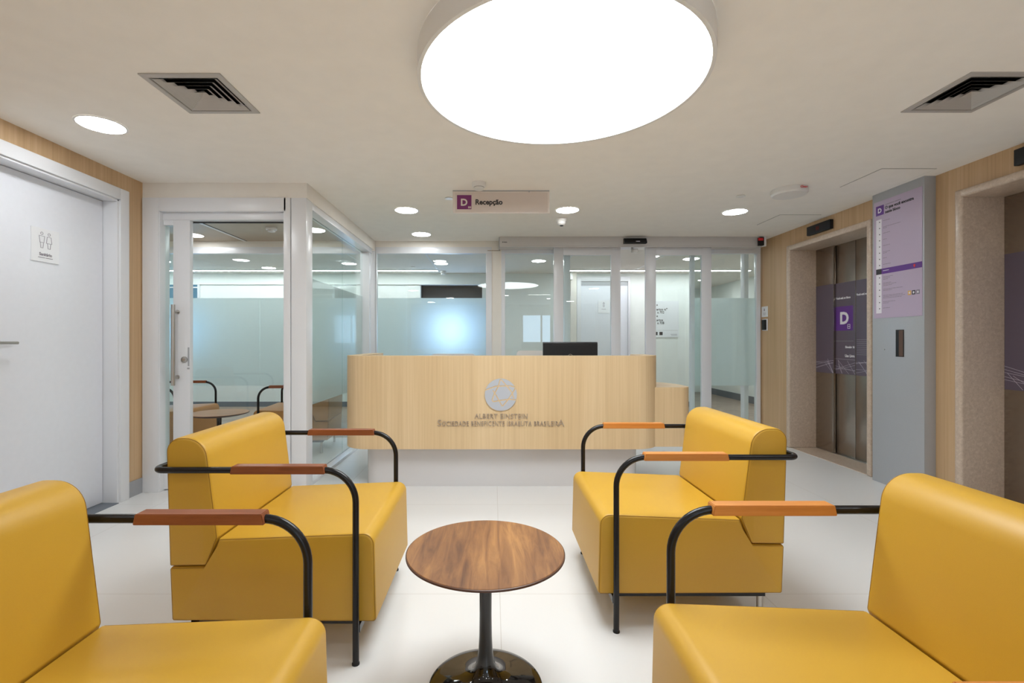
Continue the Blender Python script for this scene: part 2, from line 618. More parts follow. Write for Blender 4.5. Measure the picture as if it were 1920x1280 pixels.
VA = (-1.427, 2.352)       # centres of the ceiling diffusers
VB = (2.345, 2.342)
VC = (-2.36, 4.40)
hs = 0.168
hole = lambda c: (c[0] - hs, c[0] + hs, c[1] - hs, c[1] + hs)
ceiling_sheet('ceiling', -2.69, 3.25, YR, 3.66, [hole(VA), hole(VB)], M['ceiling'])
ceiling_sheet('ceiling_lobby', -1.50, 3.25, 3.66, 5.86, [], M['ceiling'])
ceiling_sheet('ceiling_waiting_room', -4.5, -1.50, 3.66, 5.86, [hole(VC)], M['room_ceiling'])
ceiling_sheet('ceiling_corridor', -6.5, 5.0, 5.86, 11.2, [], M['plaster'])

# left wall: oak panelling round the toilet door
D1 = (2.50, 3.42)          # clear opening of the toilet door in y
boxes('wall_left', [(-2.83, XL, YR, D1[0] - 0.08, 0, CZ), (-2.83, XL, D1[1] + 0.08, 3.66, 0, CZ),
                    (-2.83, XL, D1[0] - 0.08, D1[1] + 0.08, 2.25, CZ), (-2.95, -2.83, YR, 3.79, 0, CZ)], M['oak_wall'])['kind'] = 'structure'
boxes('baseboard_left', [(XL, XL + 0.008, D1[1] + 0.08, 3.655, 0, 0.115), (XL, XL + 0.008, YR, D1[0] - 0.08, 0, 0.115)], M['alu'])['kind'] = 'structure'
d = thing('door_1', (XL, (D1[0] + D1[1]) / 2, 0), kind='structure')
a0, a1 = D1
boxes('door_frame', [(-2.83, XL + 0.022, a1, a1 + 0.08, 0, 2.25), (-2.83, XL + 0.022, a0 - 0.08, a0, 0, 2.25), (-2.83, XL + 0.022, a0, a1, 2.17, 2.25),
                     (-2.83, XL + 0.008, a1 - 0.016, a1, 0, 2.17), (-2.83, XL + 0.008, a0, a0 + 0.016, 0, 2.17), (-2.83, XL + 0.008, a0, a1, 2.155, 2.17)],
      M['white_frame'], d, bevel=0.003)
boxes('door_leaf', [(-2.825, -2.785, a0 + 0.019, a1 - 0.019, 0.008, 2.152)], M['white_door'], d, bevel=0.002)
boxes('threshold', [(-2.83, XL + 0.02, a0 + 0.016, a1 - 0.016, 0, 0.004)], M['baseboard'], d)
bm = bmesh.new()
tube(bm, bend([(-2.785, 2.60, H - 0.005), (-2.735, 2.60, H - 0.005), (-2.735, 2.745, H - 0.005)], [0.012]), 0.0085)
hd = finish('door_handle', bm, M['steel'], d, smooth=True)
boxes('lock_rose', [(-2.787, -2.777, 2.575, 2.625, H - 0.03, H + 0.02), (-2.787, -2.779, 2.575, 2.625, H - 0.12, H - 0.07)], M['steel'], hd, bevel=0.004)

# sign on the toilet door
PX = -2.785
ds = thing('door_sign', (PX, 2.965, 1.64), 'white square restroom sign with two outlined figures on the white door', 'sign')
pquads('sign_plate', [(0, 0.185, 0, 0.205)], (PX, 2.87, 1.645), LEFT, M['sign_white'], ds, 0, 0.006)
bm = bmesh.new()
def figure(cx, skirt):
    s = []
    n = 12
    for k in range(n):
        a, c = 2 * PI * k / n, 2 * PI * (k + 1) / n
        s.append((cx + 0.008 * math.cos(a), 0.174 + 0.008 * math.sin(a), cx + 0.008 * math.cos(c), 0.174 + 0.008 * math.sin(c)))
    if skirt: pts = [(-.013, .158), (.013, .158), (.018, .118), (-.018, .118)]
    else: pts = [(-.018, .158), (.018, .158), (.013, .118), (-.013, .118)]
    for i in range(4):
        s.append((cx + pts[i - 1][0], pts[i - 1][1], cx + pts[i][0], pts[i][1]))
    s += [(cx - .011, .118, cx - .007, .085), (cx + .011, .118, cx + .007, .085), (cx - .007, .085, cx + .007, .085)]
    return s
pstrokes(bm, figure(0.068, False) + figure(0.116, True), 0.0022, (PX + 0.006, 2.87, 1.645), LEFT)
finish('pictogram', bm, M['grey_ink'], ds)
text('lettering', 'Sanitário', 0.026, (PX + 0.0065, 2.87 + 0.093, 1.645 + 0.038), LEFT, M['grey_ink'], ds, bold=0.0006, align='CENTER', xs=0.92)
pquads('small_print', [(0.045, 0.088, 0.024, 0.0275), (0.093, 0.140, 0.024, 0.0275)], (PX + 0.006, 2.87, 1.645), LEFT, M['grey_ink'], ds)

# right wall: oak panelling round the two elevators
EL = [(4.06, 5.24), (2.15, 3.33)]
wr = [(XR, XR + 0.1, YR, EL[1][0], 0, CZ), (XR, XR + 0.1, EL[1][1], EL[0][0], 0, CZ), (XR, XR + 0.1, EL[0][1], 5.86, 0, CZ),
      (XR, XR + 0.1, EL[1][0], EL[1][1], 2.20, CZ), (XR, XR + 0.1, EL[0][0], EL[0][1], 2.20, CZ)]
boxes('wall_right', wr, M['oak_wall'])['kind'] = 'structure'
boxes('wall_right_shaft', [(3.60, 3.68, YR, 5.86, 0, CZ)], M['dark_recess'])['kind'] = 'structure'

def elevator(y0, y1, label):
    t = thing('elevator_entrance', (3.40, (y0 + y1) / 2, 0), label, 'elevator', 'elevators along the right wall')
    f = 0.055
    boxes('stone_surround', [(3.212, 3.555, y1 - f, y1, 0.0, 2.20), (3.212, 3.555, y0, y0 + f, 0.0, 2.20), (3.214, 3.555, y0 + 0.003, y1 - 0.003, 2.20 - f, 2.199)],
          M['stone'], t, bevel=0.016, seg=3)
    boxes('stone_sill', [(3.235, 3.555, y0 + f, y1 - f, 0.0, 0.005)], M['stone'], t)
    boxes('door_track', [(3.50, 3.552, y0 + f, y1 - f, 0.005, 0.009)], M['steel'], t)
    a, b = y0 + f, y1 - f
    mid = (a + b) / 2
    q = (b - a) / 4
    for (u0, u1, x0) in ((b - q - 0.0, b, 3.505), (mid + 0.002, b - q + 0.03, 3.53), (a + q - 0.03, mid - 0.002, 3.53), (a, a + q, 3.505)):
        p = boxes('door_panel', [(x0, x0 + 0.022, u0, u1, 0.009, 2.145)], M['elevator_steel'], t, bevel=0.0015)
        boxes('vinyl_band', [(x0 - 0.0008, x0, u0 + 0.003, u1 - 0.003, 0.826, 1.75)], M['vinyl'], p)
        bm = bmesh.new()
        wd = u1 - u0 - 0.006
        rnd = random.Random(int(u0 * 1000))
        segs = []
        for k in range(5):
            segs.append((0, rnd.uniform(0.02, 0.16), wd, rnd.uniform(0.02, 0.16)))
        for k in range(4):
            uu = rnd.uniform(0, wd * 0.7)
            segs.append((uu, rnd.uniform(0.09, 0.15), min(wd, uu + rnd.uniform(0.05, 0.15)), 0.004))
        pstrokes(bm, segs, 0.0022, (x0 - 0.0008, u1 - 0.003, 0.828), RIGHT, 0.0006)
        finish('line_pattern', bm, M['thin_line'], p)
        if abs(x0 - 3.53) < 1e-6:
            o = (x0 - 0.0008, u1 - 0.03 if u0 > mid else u1 - 0.004, 0)
            pw = (u1 - u0)
            uo = o[1]
            if u0 > mid:
                pquads('block_tile', [(0.0, 0.235, 1.265, 1.51)], (o[0], uo, 0), RIGHT, M['purple'], p, 0, 0.0006)
                text('block_letter', 'D', 0.165, (o[0] - 0.0008, uo - 0.055, 1.335), RIGHT, M['white_print'], p, bold=0.006)
                bm = bmesh.new()
                pstrokes(bm, [(0.165, 1.285, 0.195, 1.285), (0.165, 1.325, 0.195, 1.325), (0.165, 1.285, 0.165, 1.325), (0.195, 1.285, 0.195, 1.325), (0.168, 1.305, 0.192, 1.305)], 0.005, (o[0] - 0.0008, uo, 0), RIGHT, 0.0006)
                finish('tile_badge', bm, M['white_print'], p)
                text('lettering', 'Você está no bloco', 0.030, (o[0], uo - 0.004, 1.585), RIGHT, M['white_print'], p, bold=0.0012, xs=0.84)
                pquads('thin_rule', [(0.0, 0.24, 1.158, 1.162)], (o[0], uo, 0), RIGHT, M['grey_ink'], p, 0, 0.0006)
                text('lettering', 'Elevador 16', 0.030, (o[0], u0 + 0.012, 1.09), RIGHT, M['white_print'], p, bold=0.0009, align='RIGHT', xs=0.85)
                text('lettering', 'Uso Livre', 0.038, (o[0], u0 + 0.012, 1.00), RIGHT, M['white_print'], p, bold=0.0011, align='RIGHT', xs=0.85)
            else:
                text('lettering', 'Você está no bloco', 0.029, (o[0], uo - 0.006, 1.60), RIGHT, M['white_print'], p, bold=0.0007, xs=0.86)
                pquads('small_print', [(0.008, 0.22, 1.17 - 0.018 * k, 1.174 - 0.018 * k) for k in range(9)], (o[0], uo, 0), RIGHT, M['grey_ink'], p, 0, 0.0006)
    return t
elevator(*EL[0], label='elevator entrance in beige stone surround, left of the silver column, with a purple D tile')
elevator(*EL[1], label='elevator entrance in beige stone surround at the right edge, nearer than the silver column')

def indicator(y0, y1, z0, z1, label):
    t = thing('floor_indicator', (XR, (y0 + y1) / 2, z0), label, 'indicator', 'elevator floor indicators')
    boxes('housing', [(XR - 0.035, XR - 0.0005, y0, y1, z0, z1)], M['black'], t, bevel=0.004)
    text('digits', '11', 0.05, (XR - 0.0365, (y0 + y1) / 2 + 0.03, (z0 + z1) / 2 - 0.018), RIGHT, M['led_red'], t)
indicator(4.56, 4.90, 2.235, 2.325, 'black floor indicator box above the farther elevator')
indicator(2.58, 2.95, 2.235, 2.335, 'black floor indicator box above the nearer elevator at the right edge')

# silver column between the elevators with the directory
CX = 3.165
boxes('column', [(CX, XR, 3.505, 3.985, 0, CZ)], M['silver'], bevel=0.002)['kind'] = 'structure'
dr = thing('directory_sign', (CX, 3.75, 1.345), 'tall lilac directory sign with a purple D tile and floor list on the silver column', 'sign')
SO = (CX, 3.965, 0)      # u runs from the far edge towards the camera
SW = 0.445
pquads('sign_panel', [(0, SW, 1.345, 2.30)], SO, RIGHT, M['lilac'], dr, 0, 0.003)
S2 = (CX - 0.003, 3.965, 0)
pquads('block_tile', [(0.022, 0.100, 2.185, 2.263)], S2, RIGHT, M['purple'], dr)
text('block_letter', 'D', 0.052, (CX - 0.0042, 3.965 - 0.040, 2.206), RIGHT, M['white_print'], dr, bold=0.0018)
text('heading', 'O que você encontra', 0.033, (CX - 0.0035, 3.965 - 0.112, 2.222), RIGHT, M['ink'], dr, bold=0.0010, xs=0.92)
text('heading', 'neste bloco', 0.033, (CX - 0.0035, 3.965 - 0.112, 2.187), RIGHT, M['ink'], dr, bold=0.0010, xs=0.92)
pquads('small_print', [(0.115, 0.20, 2.256, 2.260), (0.206, 0.262, 2.256, 2.260)], S2, RIGHT, M['grey_ink'], dr, 0, 0.0006)
pquads('number_strip', [(0.024, 0.078, 1.385, 2.15)], S2, RIGHT, M['white_print'], dr, 0, 0.0008)
rows = []
nums = []
z = 2.128
lens = [(.07,), (.17, .04), (.07,), (.04,), (.07,), (.07, .04), (.04,), (.08,), None, (.10, .07, .05), (.08, .13, .09), (.19, .09), (.19, .21, .18), (.12, .06), (.07,)]
rh = 0.0505
for k, ln in enumerate(lens):
    zz = z - k * rh
    nums.append((0.054, 0.063, zz - 0.003, zz + 0.005))
    if ln:
        rows.append([])
        for j, q in enumerate(ln):
            u = 0.092
            left = q
            while left > 0.004:
                seg = min(left, random.uniform(0.018, 0.035))
                rows[-1].append((u, u + seg - 0.003, zz + 0.003 - 0.0105 * j, zz + 0.0062 - 0.0105 * j))
                u += seg
                left -= seg
for q in nums:
    pquads('floor_number', [q], (CX - 0.0038, 3.965, 0), RIGHT, M['ink'], dr, 0, 0.0006)
for ru in rows:
    pquads('floor_entry', ru, S2, RIGHT, M['grey_ink'], dr, 0, 0.0006)
zb = z - 8 * rh
pquads('highlight_band', [(0.078, SW, zb - 0.022, zb + 0.022)], S2, RIGHT, M['purple'], dr, 0, 0.0010)
pquads('highlight_number', [(0.024, 0.078, zb - 0.022, zb + 0.022)], (CX - 0.0038, 3.965, 0), RIGHT, M['ink'], dr, 0, 0.0006)
pquads('band_lettering', [(0.092, 0.15, zb + 0.002, zb + 0.006)], (CX - 0.004, 3.965, 0), RIGHT, M['white_print'], dr, 0, 0.0006)
bm = bmesh.new()
prism(bm, [(0.382 + 0.009 * math.cos(a), zb + 0.003 + 0.009 * math.sin(a)) for a in [PI * (-0.15 + 1.3 * k / 14) for k in range(15)]] + [(0.382, zb - 0.015)], 2, 0, 0.001)
bm.transform(frame_mat((CX - 0.004, 3.965, 0), *RIGHT))
finish('location_pin', bm, M['red'], dr)
zi = z - 12 * rh
for k, mm in enumerate(('amber', 'ink', 'grey_ink')):
    pquads('service_icon', [(0.325 + 0.036 * k, 0.353 + 0.036 * k, zi - 0.014, zi + 0.018)], S2, RIGHT, M[mm], dr, 0, 0.0008)
    pquads('icon_glyph', [(0.333 + 0.036 * k, 0.345 + 0.036 * k, zi - 0.006, zi + 0.010)], (CX - 0.0038, 3.965, 0), RIGHT, M['white_print'], dr, 0, 0.0004)

cs = thing('call_button_slot', (CX, 3.75, 1.03), 'dark recessed call button slot in the silver column', 'button plate')
boxes('slot_frame', [(CX - 0.003, CX - 0.0002, 3.678, 3.752, 1.035, 1.246)], M['black'], cs, bevel=0.001)
boxes('slot_recess', [(CX - 0.0036, CX - 0.003, 3.684, 3.722, 1.04, 1.241)], mat('dark brown recess', (0.10, 0.05, 0.03, 1), 0.5), cs)
tag(boxes('keyhole_button', [(CX - 0.004, CX - 0.0002, 3.86, 3.868, 1.085, 1.093)], M['steel'], base=(CX, 3.864, 1.089)), 'tiny round keyhole on the silver column left of the dark slot', 'keyhole')

ws = thing('access_sign', (XR, 5.72, 1.45), 'small white notice on the oak wall beside the sliding doors', 'sign')
pquads('sign_plate', [(0, 0.125, 1.45, 1.575)], (XR, 5.775, 0), RIGHT, M['sign_white'], ws, 0, 0.005)
pquads('small_print', [(0.05, 0.068, 1.52, 1.55), (0.03, 0.09, 1.497, 1.50), (0.03, 0.095, 1.485, 1.488), (0.04, 0.085, 1.473, 1.476)], (XR - 0.005, 5.775, 0), RIGHT, M['grey_ink'], ws, 0, 0.0006)
rd = thing('card_reader', (XR, 5.69, 1.29), 'narrow card reader with black front under the small wall notice', 'card reader')
boxes('backplate', [(XR - 0.008, XR - 0.0002, 5.65, 5.755, 1.285, 1.425)], M['sign_white'], rd, bevel=0.002)
boxes('reader_body', [(XR - 0.03, XR - 0.008, 5.665, 5.735, 1.295, 1.415)], M['black'], rd, bevel=0.004)

# ------------------------------------------------------------------ waiting room: front partition with the sliding leaf
boxes('wall_waiting_room', [(-2.69, -1.43, YF, 3.79, 2.254, CZ), (-1.56, -1.43, 3.79, 5.78, 2.254, CZ),
                            (-4.5, -2.70, 3.72, 3.79, 0, CZ), (-4.5, -4.38, 3.79, 5.78, 0, CZ)], M['plaster'])['kind'] = 'structure'
t1 = boxes('trim_1', [(-2.685, -2.56, YF - 0.012, 3.77, 0, 2.254), (-2.56, -1.585, YF - 0.012, 3.77, 2.15, 2.254), (-2.56, -1.605, YF + 0.03, 3.77, 2.095, 2.15),
                      (-1.605, -1.553, YF - 0.012, 3.77, 0, 2.254), (-2.585, -2.555, YF - 0.004, 3.77, 0, 2.15)], M['white_frame'], bevel=0.004)
t1['kind'] = 'structure'
t2 = boxes('trim_2', [(-1.548, -1.432, YF - 0.006, 3.78, 0, 2.254)], M['white_frame'], bevel=0.004)
t2['kind'] = 'structure'

d = thing('door_2', (-2.6, 3.72, 0), kind='structure')
LX0, LX1 = -3.28, -2.352
boxes('leaf_frame', [(-2.482, LX1, 3.70, 3.74, 0.01, 2.10), (LX0, LX0 + 0.1, 3.70, 3.74, 0.01, 2.10),
                     (LX0 + 0.1, -2.482, 3.70, 3.74, 2.055, 2.10), (LX0 + 0.1, -2.482, 3.70, 3.74, 0.01, 0.20)], M['white_frame'], d, bevel=0.002)
boxes('pane', [(LX0 + 0.1, -2.482, 3.715, 3.723, 0.20, 2.055)], M['glass'], d)
bm = bmesh.new()
tube(bm, [(-2.446, 3.645, 0.818), (-2.446, 3.645, 1.436)], 0.0145)
hd = finish('pull_handle', bm, M['steel'], d, smooth=True)
for zz in (0.878, 1.382):
    bm = bmesh.new()
    tube(bm, [(-2.446, 3.648, zz), (-2.446, 3.70, zz)], 0.010)
    tube(bm, [(-2.446, 3.692, zz), (-2.446, 3.70, zz)], 0.017)
    finish('handle_mount', bm, M['steel'], hd, smooth=True)
bm = bmesh.new()
tube(bm, [(X(346, 3.70), 3.692, Z(674, 3.70)), (X(346, 3.70), 3.70, Z(674, 3.70))], 0.024, seg=24)
lk = finish('lock_rose', bm, M['steel'], d, smooth=True)
bm = bmesh.new()
tube(bm, [(X(346, 3.70), 3.689, Z(674, 3.70)), (X(346, 3.70), 3.693, Z(674, 3.70))], 0.009, seg=16)
finish('lock_cylinder', bm, M['letter'], lk, smooth=True)
boxes('latch_plate', [(LX1 - 0.016, LX1 - 0.004, 3.698, 3.70, Z(686, 3.7), Z(651, 3.7)), (LX1 - 0.02, LX1 - 0.002, 3.698, 3.70, Z(692, 3.7), Z(689, 3.7))], M['alu'], d)
boxes('track', [(-2.56, -1.605, 3.755, 3.775, 2.088, 2.096)], M['dark_gap'], d)

FZ0, FZ1 = 0.62, 1.685        # frosted band
# glazed side wall of the waiting room
g = thing('window_1', (-1.53, 4.7, 0), kind='structure')
boxes('window_frame', [(-1.56, -1.44, 3.781, 5.665, 2.20, 2.254), (-1.555, -1.455, 3.781, 5.665, 0.0, 0.028), (-1.555, -1.45, 5.575, 5.665, 0.028, 2.20)], M['white_frame'], g, bevel=0.003)
boxes('pane', [(-1.536, -1.526, 3.785, 4.838, 0.028, 2.20)], M['glass'], g)
boxes('pane', [(-1.536, -1.526, 4.842, 5.575, 0.028, 2.20)], M['glass'], g)
boxes('frosted_film', [(-1.5385, -1.5362, 3.79, 5.573, FZ0, FZ1)], M['frost'], g)

# back partition: header over everything, then the fixed panes
boxes('wall_back', [(-4.5, 3.25, YB, 5.86, 2.30, CZ), (X(922, YB), X(940, YB), YB + 0.002, 5.86, 0, 2.30)], M['plaster'])['kind'] = 'structure'
def pane(name, x0, x1, fl, fr, y=YB, top=2.222, joints=(), frost=None, film=True, f_top=2.30):
    g = thing(name, ((x0 + x1) / 2, y, 0), kind='structure')
    boxes('window_frame', [(x0, x1, y - 0.004, y + 0.06, top, f_top), (x0, x0 + fl, y - 0.004, y + 0.06, 0.03, top), (x1 - fr, x1, y - 0.004, y + 0.06, 0.03, top),
                           (x0, x1, y - 0.004, y + 0.06, 0, 0.03)], M['white_frame'], g, bevel=0.003)
    xs = [x0 + fl] + list(joints) + [x1 - fr]
    for a, b in zip(xs[:-1], xs[1:]):
        boxes('pane', [(a + 0.0012, b - 0.0012, y + 0.020, y + 0.030, 0.03, top)], M['glass'], g)
        if film:
            boxes('frosted_film', [(a + 0.0015, b - 0.0015, y + 0.0302, y + 0.0325, frost or FZ0, FZ1)], M['frost'], g)
    return g
pane('window_2', -4.38, -1.43, 0.03, 0.095, joints=(X(485, YB),))
pane('window_3', -1.425, X(922, YB), 0.012, 0.070)
pane('window_4', X(940, YB), X(1069, YB), 0.045, 0.075, film=False)
pane('window_5', X(1296, YB), 3.235, 0.042, 0.045)
boxes('trim_3', [(X(1399, YB) + 0.02, X(1407, YB) + 0.02, 5.86, 5.95, 0, 2.25)], M['white_frame'], bevel=0.003)['kind'] = 'structure'

# automatic sliding doors in front of the panes
YD = 5.62
def leaf(name, px0, px1, sl, sr):
    x0, x1 = X(px0, YD), X(px1, YD)
    d = thing(name, ((x0 + x1) / 2, YD, 0), kind='structure')
    a, b = x0 + sl, x1 - sr
    boxes('leaf_frame', [(x0, a, YD, YD + 0.045, 0.01, 2.268), (b, x1, YD, YD + 0.045, 0.01, 2.268), (a, b, YD, YD + 0.045, Z(478, YD), 2.268), (a, b, YD, YD + 0.045, 0.01, 0.10)],
          M['white_frame'], d, bevel=0.002)
    boxes('pane', [(a, b, YD + 0.018, YD + 0.026, 0.10, Z(478, YD))], M['glass'], d)
leaf('door_3', 1038.5, 1163.5, 0.112, 0.11)
leaf('door_4', 1211, 1334, 0.118, 0.112)

op = thing('door_operator', (1.6, 5.60, 2.25), 'long grey-white operator box above the automatic glass doors', 'door operator')
boxes('housing', [(X(937, 5.53), 3.13, 5.53, 5.779, 2.268, CZ - 0.001), (X(937, 5.53), 3.13, 5.53, 5.56, 2.252, 2.268)], mat('grey housing', (0.60, 0.58, 0.57, 1), 0.4), op, bevel=0.002)
boxes('end_cap', [(X(937, 5.53) - 0.008, X(937, 5.53), 5.535, 5.775, 2.255, CZ - 0.003)], M['alu'], op)
pquads('maker_mark', [(0.030, 0.040, 0.05, 0.060), (0.045, 0.085, 0.051, 0.058)], (X(937, 5.53), 5.53, 2.252), FRONT, M['ink'], op, 0, 0.0008)
boxes('hanger', [(X(1186, YD), X(1196, YD), YD, YD + 0.03, Z(473, YD), Z(466, YD)), (X(1184, YD), X(1187, YD), YD, YD + 0.02, Z(473, YD), 2.268)], M['steel'], op)
sn = thing('motion_sensor', (1.64, 5.50, 2.29), 'black motion sensor on the front of the door operator box', 'sensor')
bm = bmesh.new()
a, b = X(1170, 5.5), X(1212, 5.5)
prism(bm, [(5.53, 2.345), (5.50, 2.345), (5.47, 2.295), (5.475, 2.285), (5.53, 2.285)], 0, a, b)
finish('sensor_body', bm, M['black'], sn)
pquads('sensor_mark', [(0.14, 0.175, 0.010, 0.018), (0.13, 0.136, 0.010, 0.018)], (a, 5.4715, 2.290), FRONT, M['white_print'], sn, 0, 0.004)
al = thing('alarm_beacon', (3.14, 5.56, 2.27), 'black and red alarm beacon at the right end of the operator box', 'alarm')
boxes('beacon_body', [(3.06, 3.115, 5.488, 5.53, 2.262, 2.355)], M['black'], al, bevel=0.003)
boxes('red_lens', [(3.045, 3.10, 5.480, 5.488, 2.315, 2.345)], M['red'], al, bevel=0.002)
boxes('bracket', [(3.115, 3.145, 5.50, 5.53, 2.255, 2.366)], M['white_frame'], al)

# ------------------------------------------------------------------ corridor behind
boxes('wall_corridor', [(-6.5, -1.30, YE, YE + 0.1, 0, CZ), (-1.30, -0.20, YE, YE + 0.1, 2.17, CZ), (-1.30, -0.20, YE, YE + 0.1, 0, 0.75),
                        (-0.20, 3.53, YE, YE + 0.1, 0, CZ), (3.43, 3.53, YE + 0.1, 11.0, 0, CZ), (3.43, 5.0, 11.0, 11.1, 0, CZ),
                        (4.85, 4.95, 5.86, 11.0, 0, CZ), (-6.5, -6.4, 5.86, YE, 0, CZ), (-6.5, -4.38, 5.80, 5.86, 0, CZ), (3.36, 4.95, 5.80, 5.86, 0, CZ)],
      M['white_wall'])['kind'] = 'structure'
boxes('baseboard_corridor', [(-6.4, 1.45, YE - 0.01, YE, 0, 0.09), (2.47, 3.53, YE - 0.01, YE, 0, 0.09), (4.838, 4.85, 5.9, 11.0, 0, 0.13)], M['baseboard'])['kind'] = 'structure'
boxes('trim_4', [(-6.4, -0.20, YE - 0.03, YE, 2.17, 2.275)], M['white_wall'])['kind'] = 'structure'
boxes('trim_5', [(X(362, 8.3), X(364, 8.3), 5.9, 11.0, CZ - 0.003, CZ), (-2.05, -2.03, 5.9, 8.2, CZ - 0.003, CZ), (-0.95, -0.93, 5.9, 8.2, CZ - 0.003, CZ), (1.10, 1.12, 5.9, 8.2, CZ - 0.003, CZ), (2.4, 2.42, 5.9, 8.2, CZ - 0.003, CZ)], M['white_frame'])['kind'] = 'structure'

# lit screen in the dark niche of the corridor wall
boxes('wall_niche', [(-1.36, -0.14, YE + 0.28, YE + 0.30, 0.70, 2.22), (-1.36, -1.30, YE + 0.1, YE + 0.28, 0.70, 2.22), (-0.20, -0.14, YE + 0.1, YE + 0.28, 0.70, 2.22), (-1.30, -0.20, YE + 0.1, YE + 0.28, 2.17, 2.22), (-1.30, -0.20, YE + 0.1, YE + 0.28, 0.70, 0.75)], M['dark_recess'])['kind'] = 'structure'
sc = thing('display_screen', (-0.75, YE, 0.9), 'bright blue-white display screen glowing behind the frosted pane', 'screen')
boxes('bezel', [(-1.26, -0.24, YE + 0.22, YE + 0.27, 0.93, 1.78)], M['black'], sc, bevel=0.005)
boxes('screen_panel', [(-1.24, -0.26, YE + 0.216, YE + 0.22, 0.95, 1.76)], M['screen_blue'], sc)
boxes('screen_glow', [(-1.00, -0.56, YE + 0.213, YE + 0.216, 1.08, 1.66)], M['screen'], sc)

# daylight window at the far left end of the corridor
g = thing('window_6', (-5.7, YE, 1.1), kind='structure')
boxes('window_frame', [(-6.25, -5.22, YE - 0.02, YE, 2.25, 2.29), (-6.25, -5.22, YE - 0.02, YE, 1.0, 1.04), (-5.26, -5.22, YE - 0.02, YE, 1.04, 2.25), (-6.25, -6.21, YE - 0.02, YE, 1.04, 2.25), (-6.21, -5.26, YE - 0.02, YE, 2.11, 2.13)], M['white_frame'], g)
boxes('pane', [(-6.21, -5.26, YE - 0.008, YE - 0.002, 1.70, 2.11), (-6.21, -5.26, YE - 0.008, YE - 0.002, 2.13, 2.25)], M['teal_pane'], g)
boxes('pane', [(-6.21, -5.26, YE - 0.008, YE - 0.002, 1.04, 1.70)], emit('bright dusk sky', (0.25, 0.58, 1.0, 1), 3.0), g)

# white panel door left of the niche, toilet door right of it
d = thing('door_5', (1.95, YE, 0), kind='structure')
x0, x1 = X(1081, YE), X(1181, YE)
boxes('door_frame', [(x0, x0 + 0.075, YE - 0.035, YE, 0, 2.31), (x1 - 0.04, x1, YE - 0.035, YE, 0, 2.31), (x0 + 0.075, x1 - 0.04, YE - 0.035, YE, 2.225, 2.31)], M['white_frame'], d, bevel=0.003)
boxes('door_head', [(x0 + 0.075, x1 - 0.04, YE - 0.008, YE, 2.15, 2.225)], M['alu'], d)
boxes('door_leaf', [(x0 + 0.078, x1 - 0.043, YE - 0.012, YE, 0.01, 2.15)], M['white_door'], d)
cd = thing('restroom_sign', (X(1131, YE), YE, 1.6), 'small white restroom sign on the corridor door seen through the glass', 'sign')
u0 = X(1121, YE)
pquads('sign_plate', [(0, X(1142, YE) - u0, Z(587, YE), Z(563, YE))], (u0, YE - 0.012, 0), FRONT, M['sign_white'], cd, 0, 0.006)
bm = bmesh.new()
pstrokes(bm, [(0.085, 1.83, 0.115, 1.83), (0.085, 1.83, 0.10, 1.855), (0.115, 1.83, 0.10, 1.855), (0.09, 1.81, 0.11, 1.81), (0.09, 1.775, 0.11, 1.775), (0.09, 1.81, 0.09, 1.775), (0.11, 1.81, 0.11, 1.775), (0.065, 1.735, 0.135, 1.735)], 0.006, (u0, YE - 0.018, 0), FRONT)
finish('pictogram', bm, M['grey_ink'], cd)
nb = thing('notice_board', (X(1255, YE), YE, 1.2), 'white wall sign with dark lettering and a small arrow tile in the corridor', 'sign')
u0 = X(1222, YE)
pquads('sign_plate', [(0, X(1272, YE) - u0, Z(632, YE), Z(564, YE))], (u0, YE, 0), FRONT, M['sign_white'], nb, 0, 0.012)
o = (u0, YE - 0.012, 0)
text('lettering', 'a', 0.05, (X(1230.5, YE), YE - 0.0125, Z(573, YE)), FRONT, M['ink'], nb, bold=0.001)
text('lettering', 'artos n/º', 0.062, (X(1230.5, YE), YE - 0.0125, Z(582, YE)), FRONT, M['ink'], nb, bold=0.001, xs=0.9)
text('lettering', 'a 702', 0.062, (X(1232, YE), YE - 0.0125, Z(587.5, YE)), FRONT, M['ink'], nb, bold=0.001, xs=0.9)
text('lettering', 'e', 0.05, (X(1230.5, YE), YE - 0.0125, Z(594, YE)), FRONT, M['ink'], nb, bold=0.001)
text('lettering', 'artos', 0.062, (X(1230.5, YE), YE - 0.0125, Z(602, YE)), FRONT, M['ink'], nb, bold=0.001, xs=0.9)
text('lettering', 'a 708', 0.062, (X(1232, YE), YE - 0.0125, Z(607.5, YE)), FRONT, M['ink'], nb, bold=0.001, xs=0.9)
pquads('arrow_tile', [(X(1236, YE) - u0, X(1242, YE) - u0, Z(628, YE), Z(622, YE))], o, FRONT, M['ink'], nb)
pquads('arrow_tile', [(X(1229.5, YE) - u0, X(1232.5, YE) - u0, Z(628, YE), Z(622, YE))], o, FRONT, M['ink'], nb)
pquads('rule', [(0.05, X(1271, YE) - u0, Z(619.3, YE), Z(619, YE))], o, FRONT, M['grey_line'], nb)
pquads('small_print', [(X(1257, YE) - u0, X(1269, YE) - u0, Z(626.6, YE), Z(626, YE)), (X(1258, YE) - u0, X(1269, YE) - u0, Z(628.6, YE), Z(628, YE))], o, FRONT, M['grey_ink'], nb)
boxes('trim_6', [(X(1068, YE), X(1081, YE) - 0.02, YE - 0.12, YE, 0, CZ)], M['plaster'])['kind'] = 'structure'
tag(boxes('wall_speaker', [(X(1069, 8.3), X(1073.5, 8.3), 8.28, 8.38, Z(524, 8.3), Z(510, 8.3))], M['white_plastic'], bevel=0.004, base=(X(1071, 8.3), 8.33, Z(524, 8.3))),
    'small white box high on the corridor wall left of the restroom door', 'wall unit')

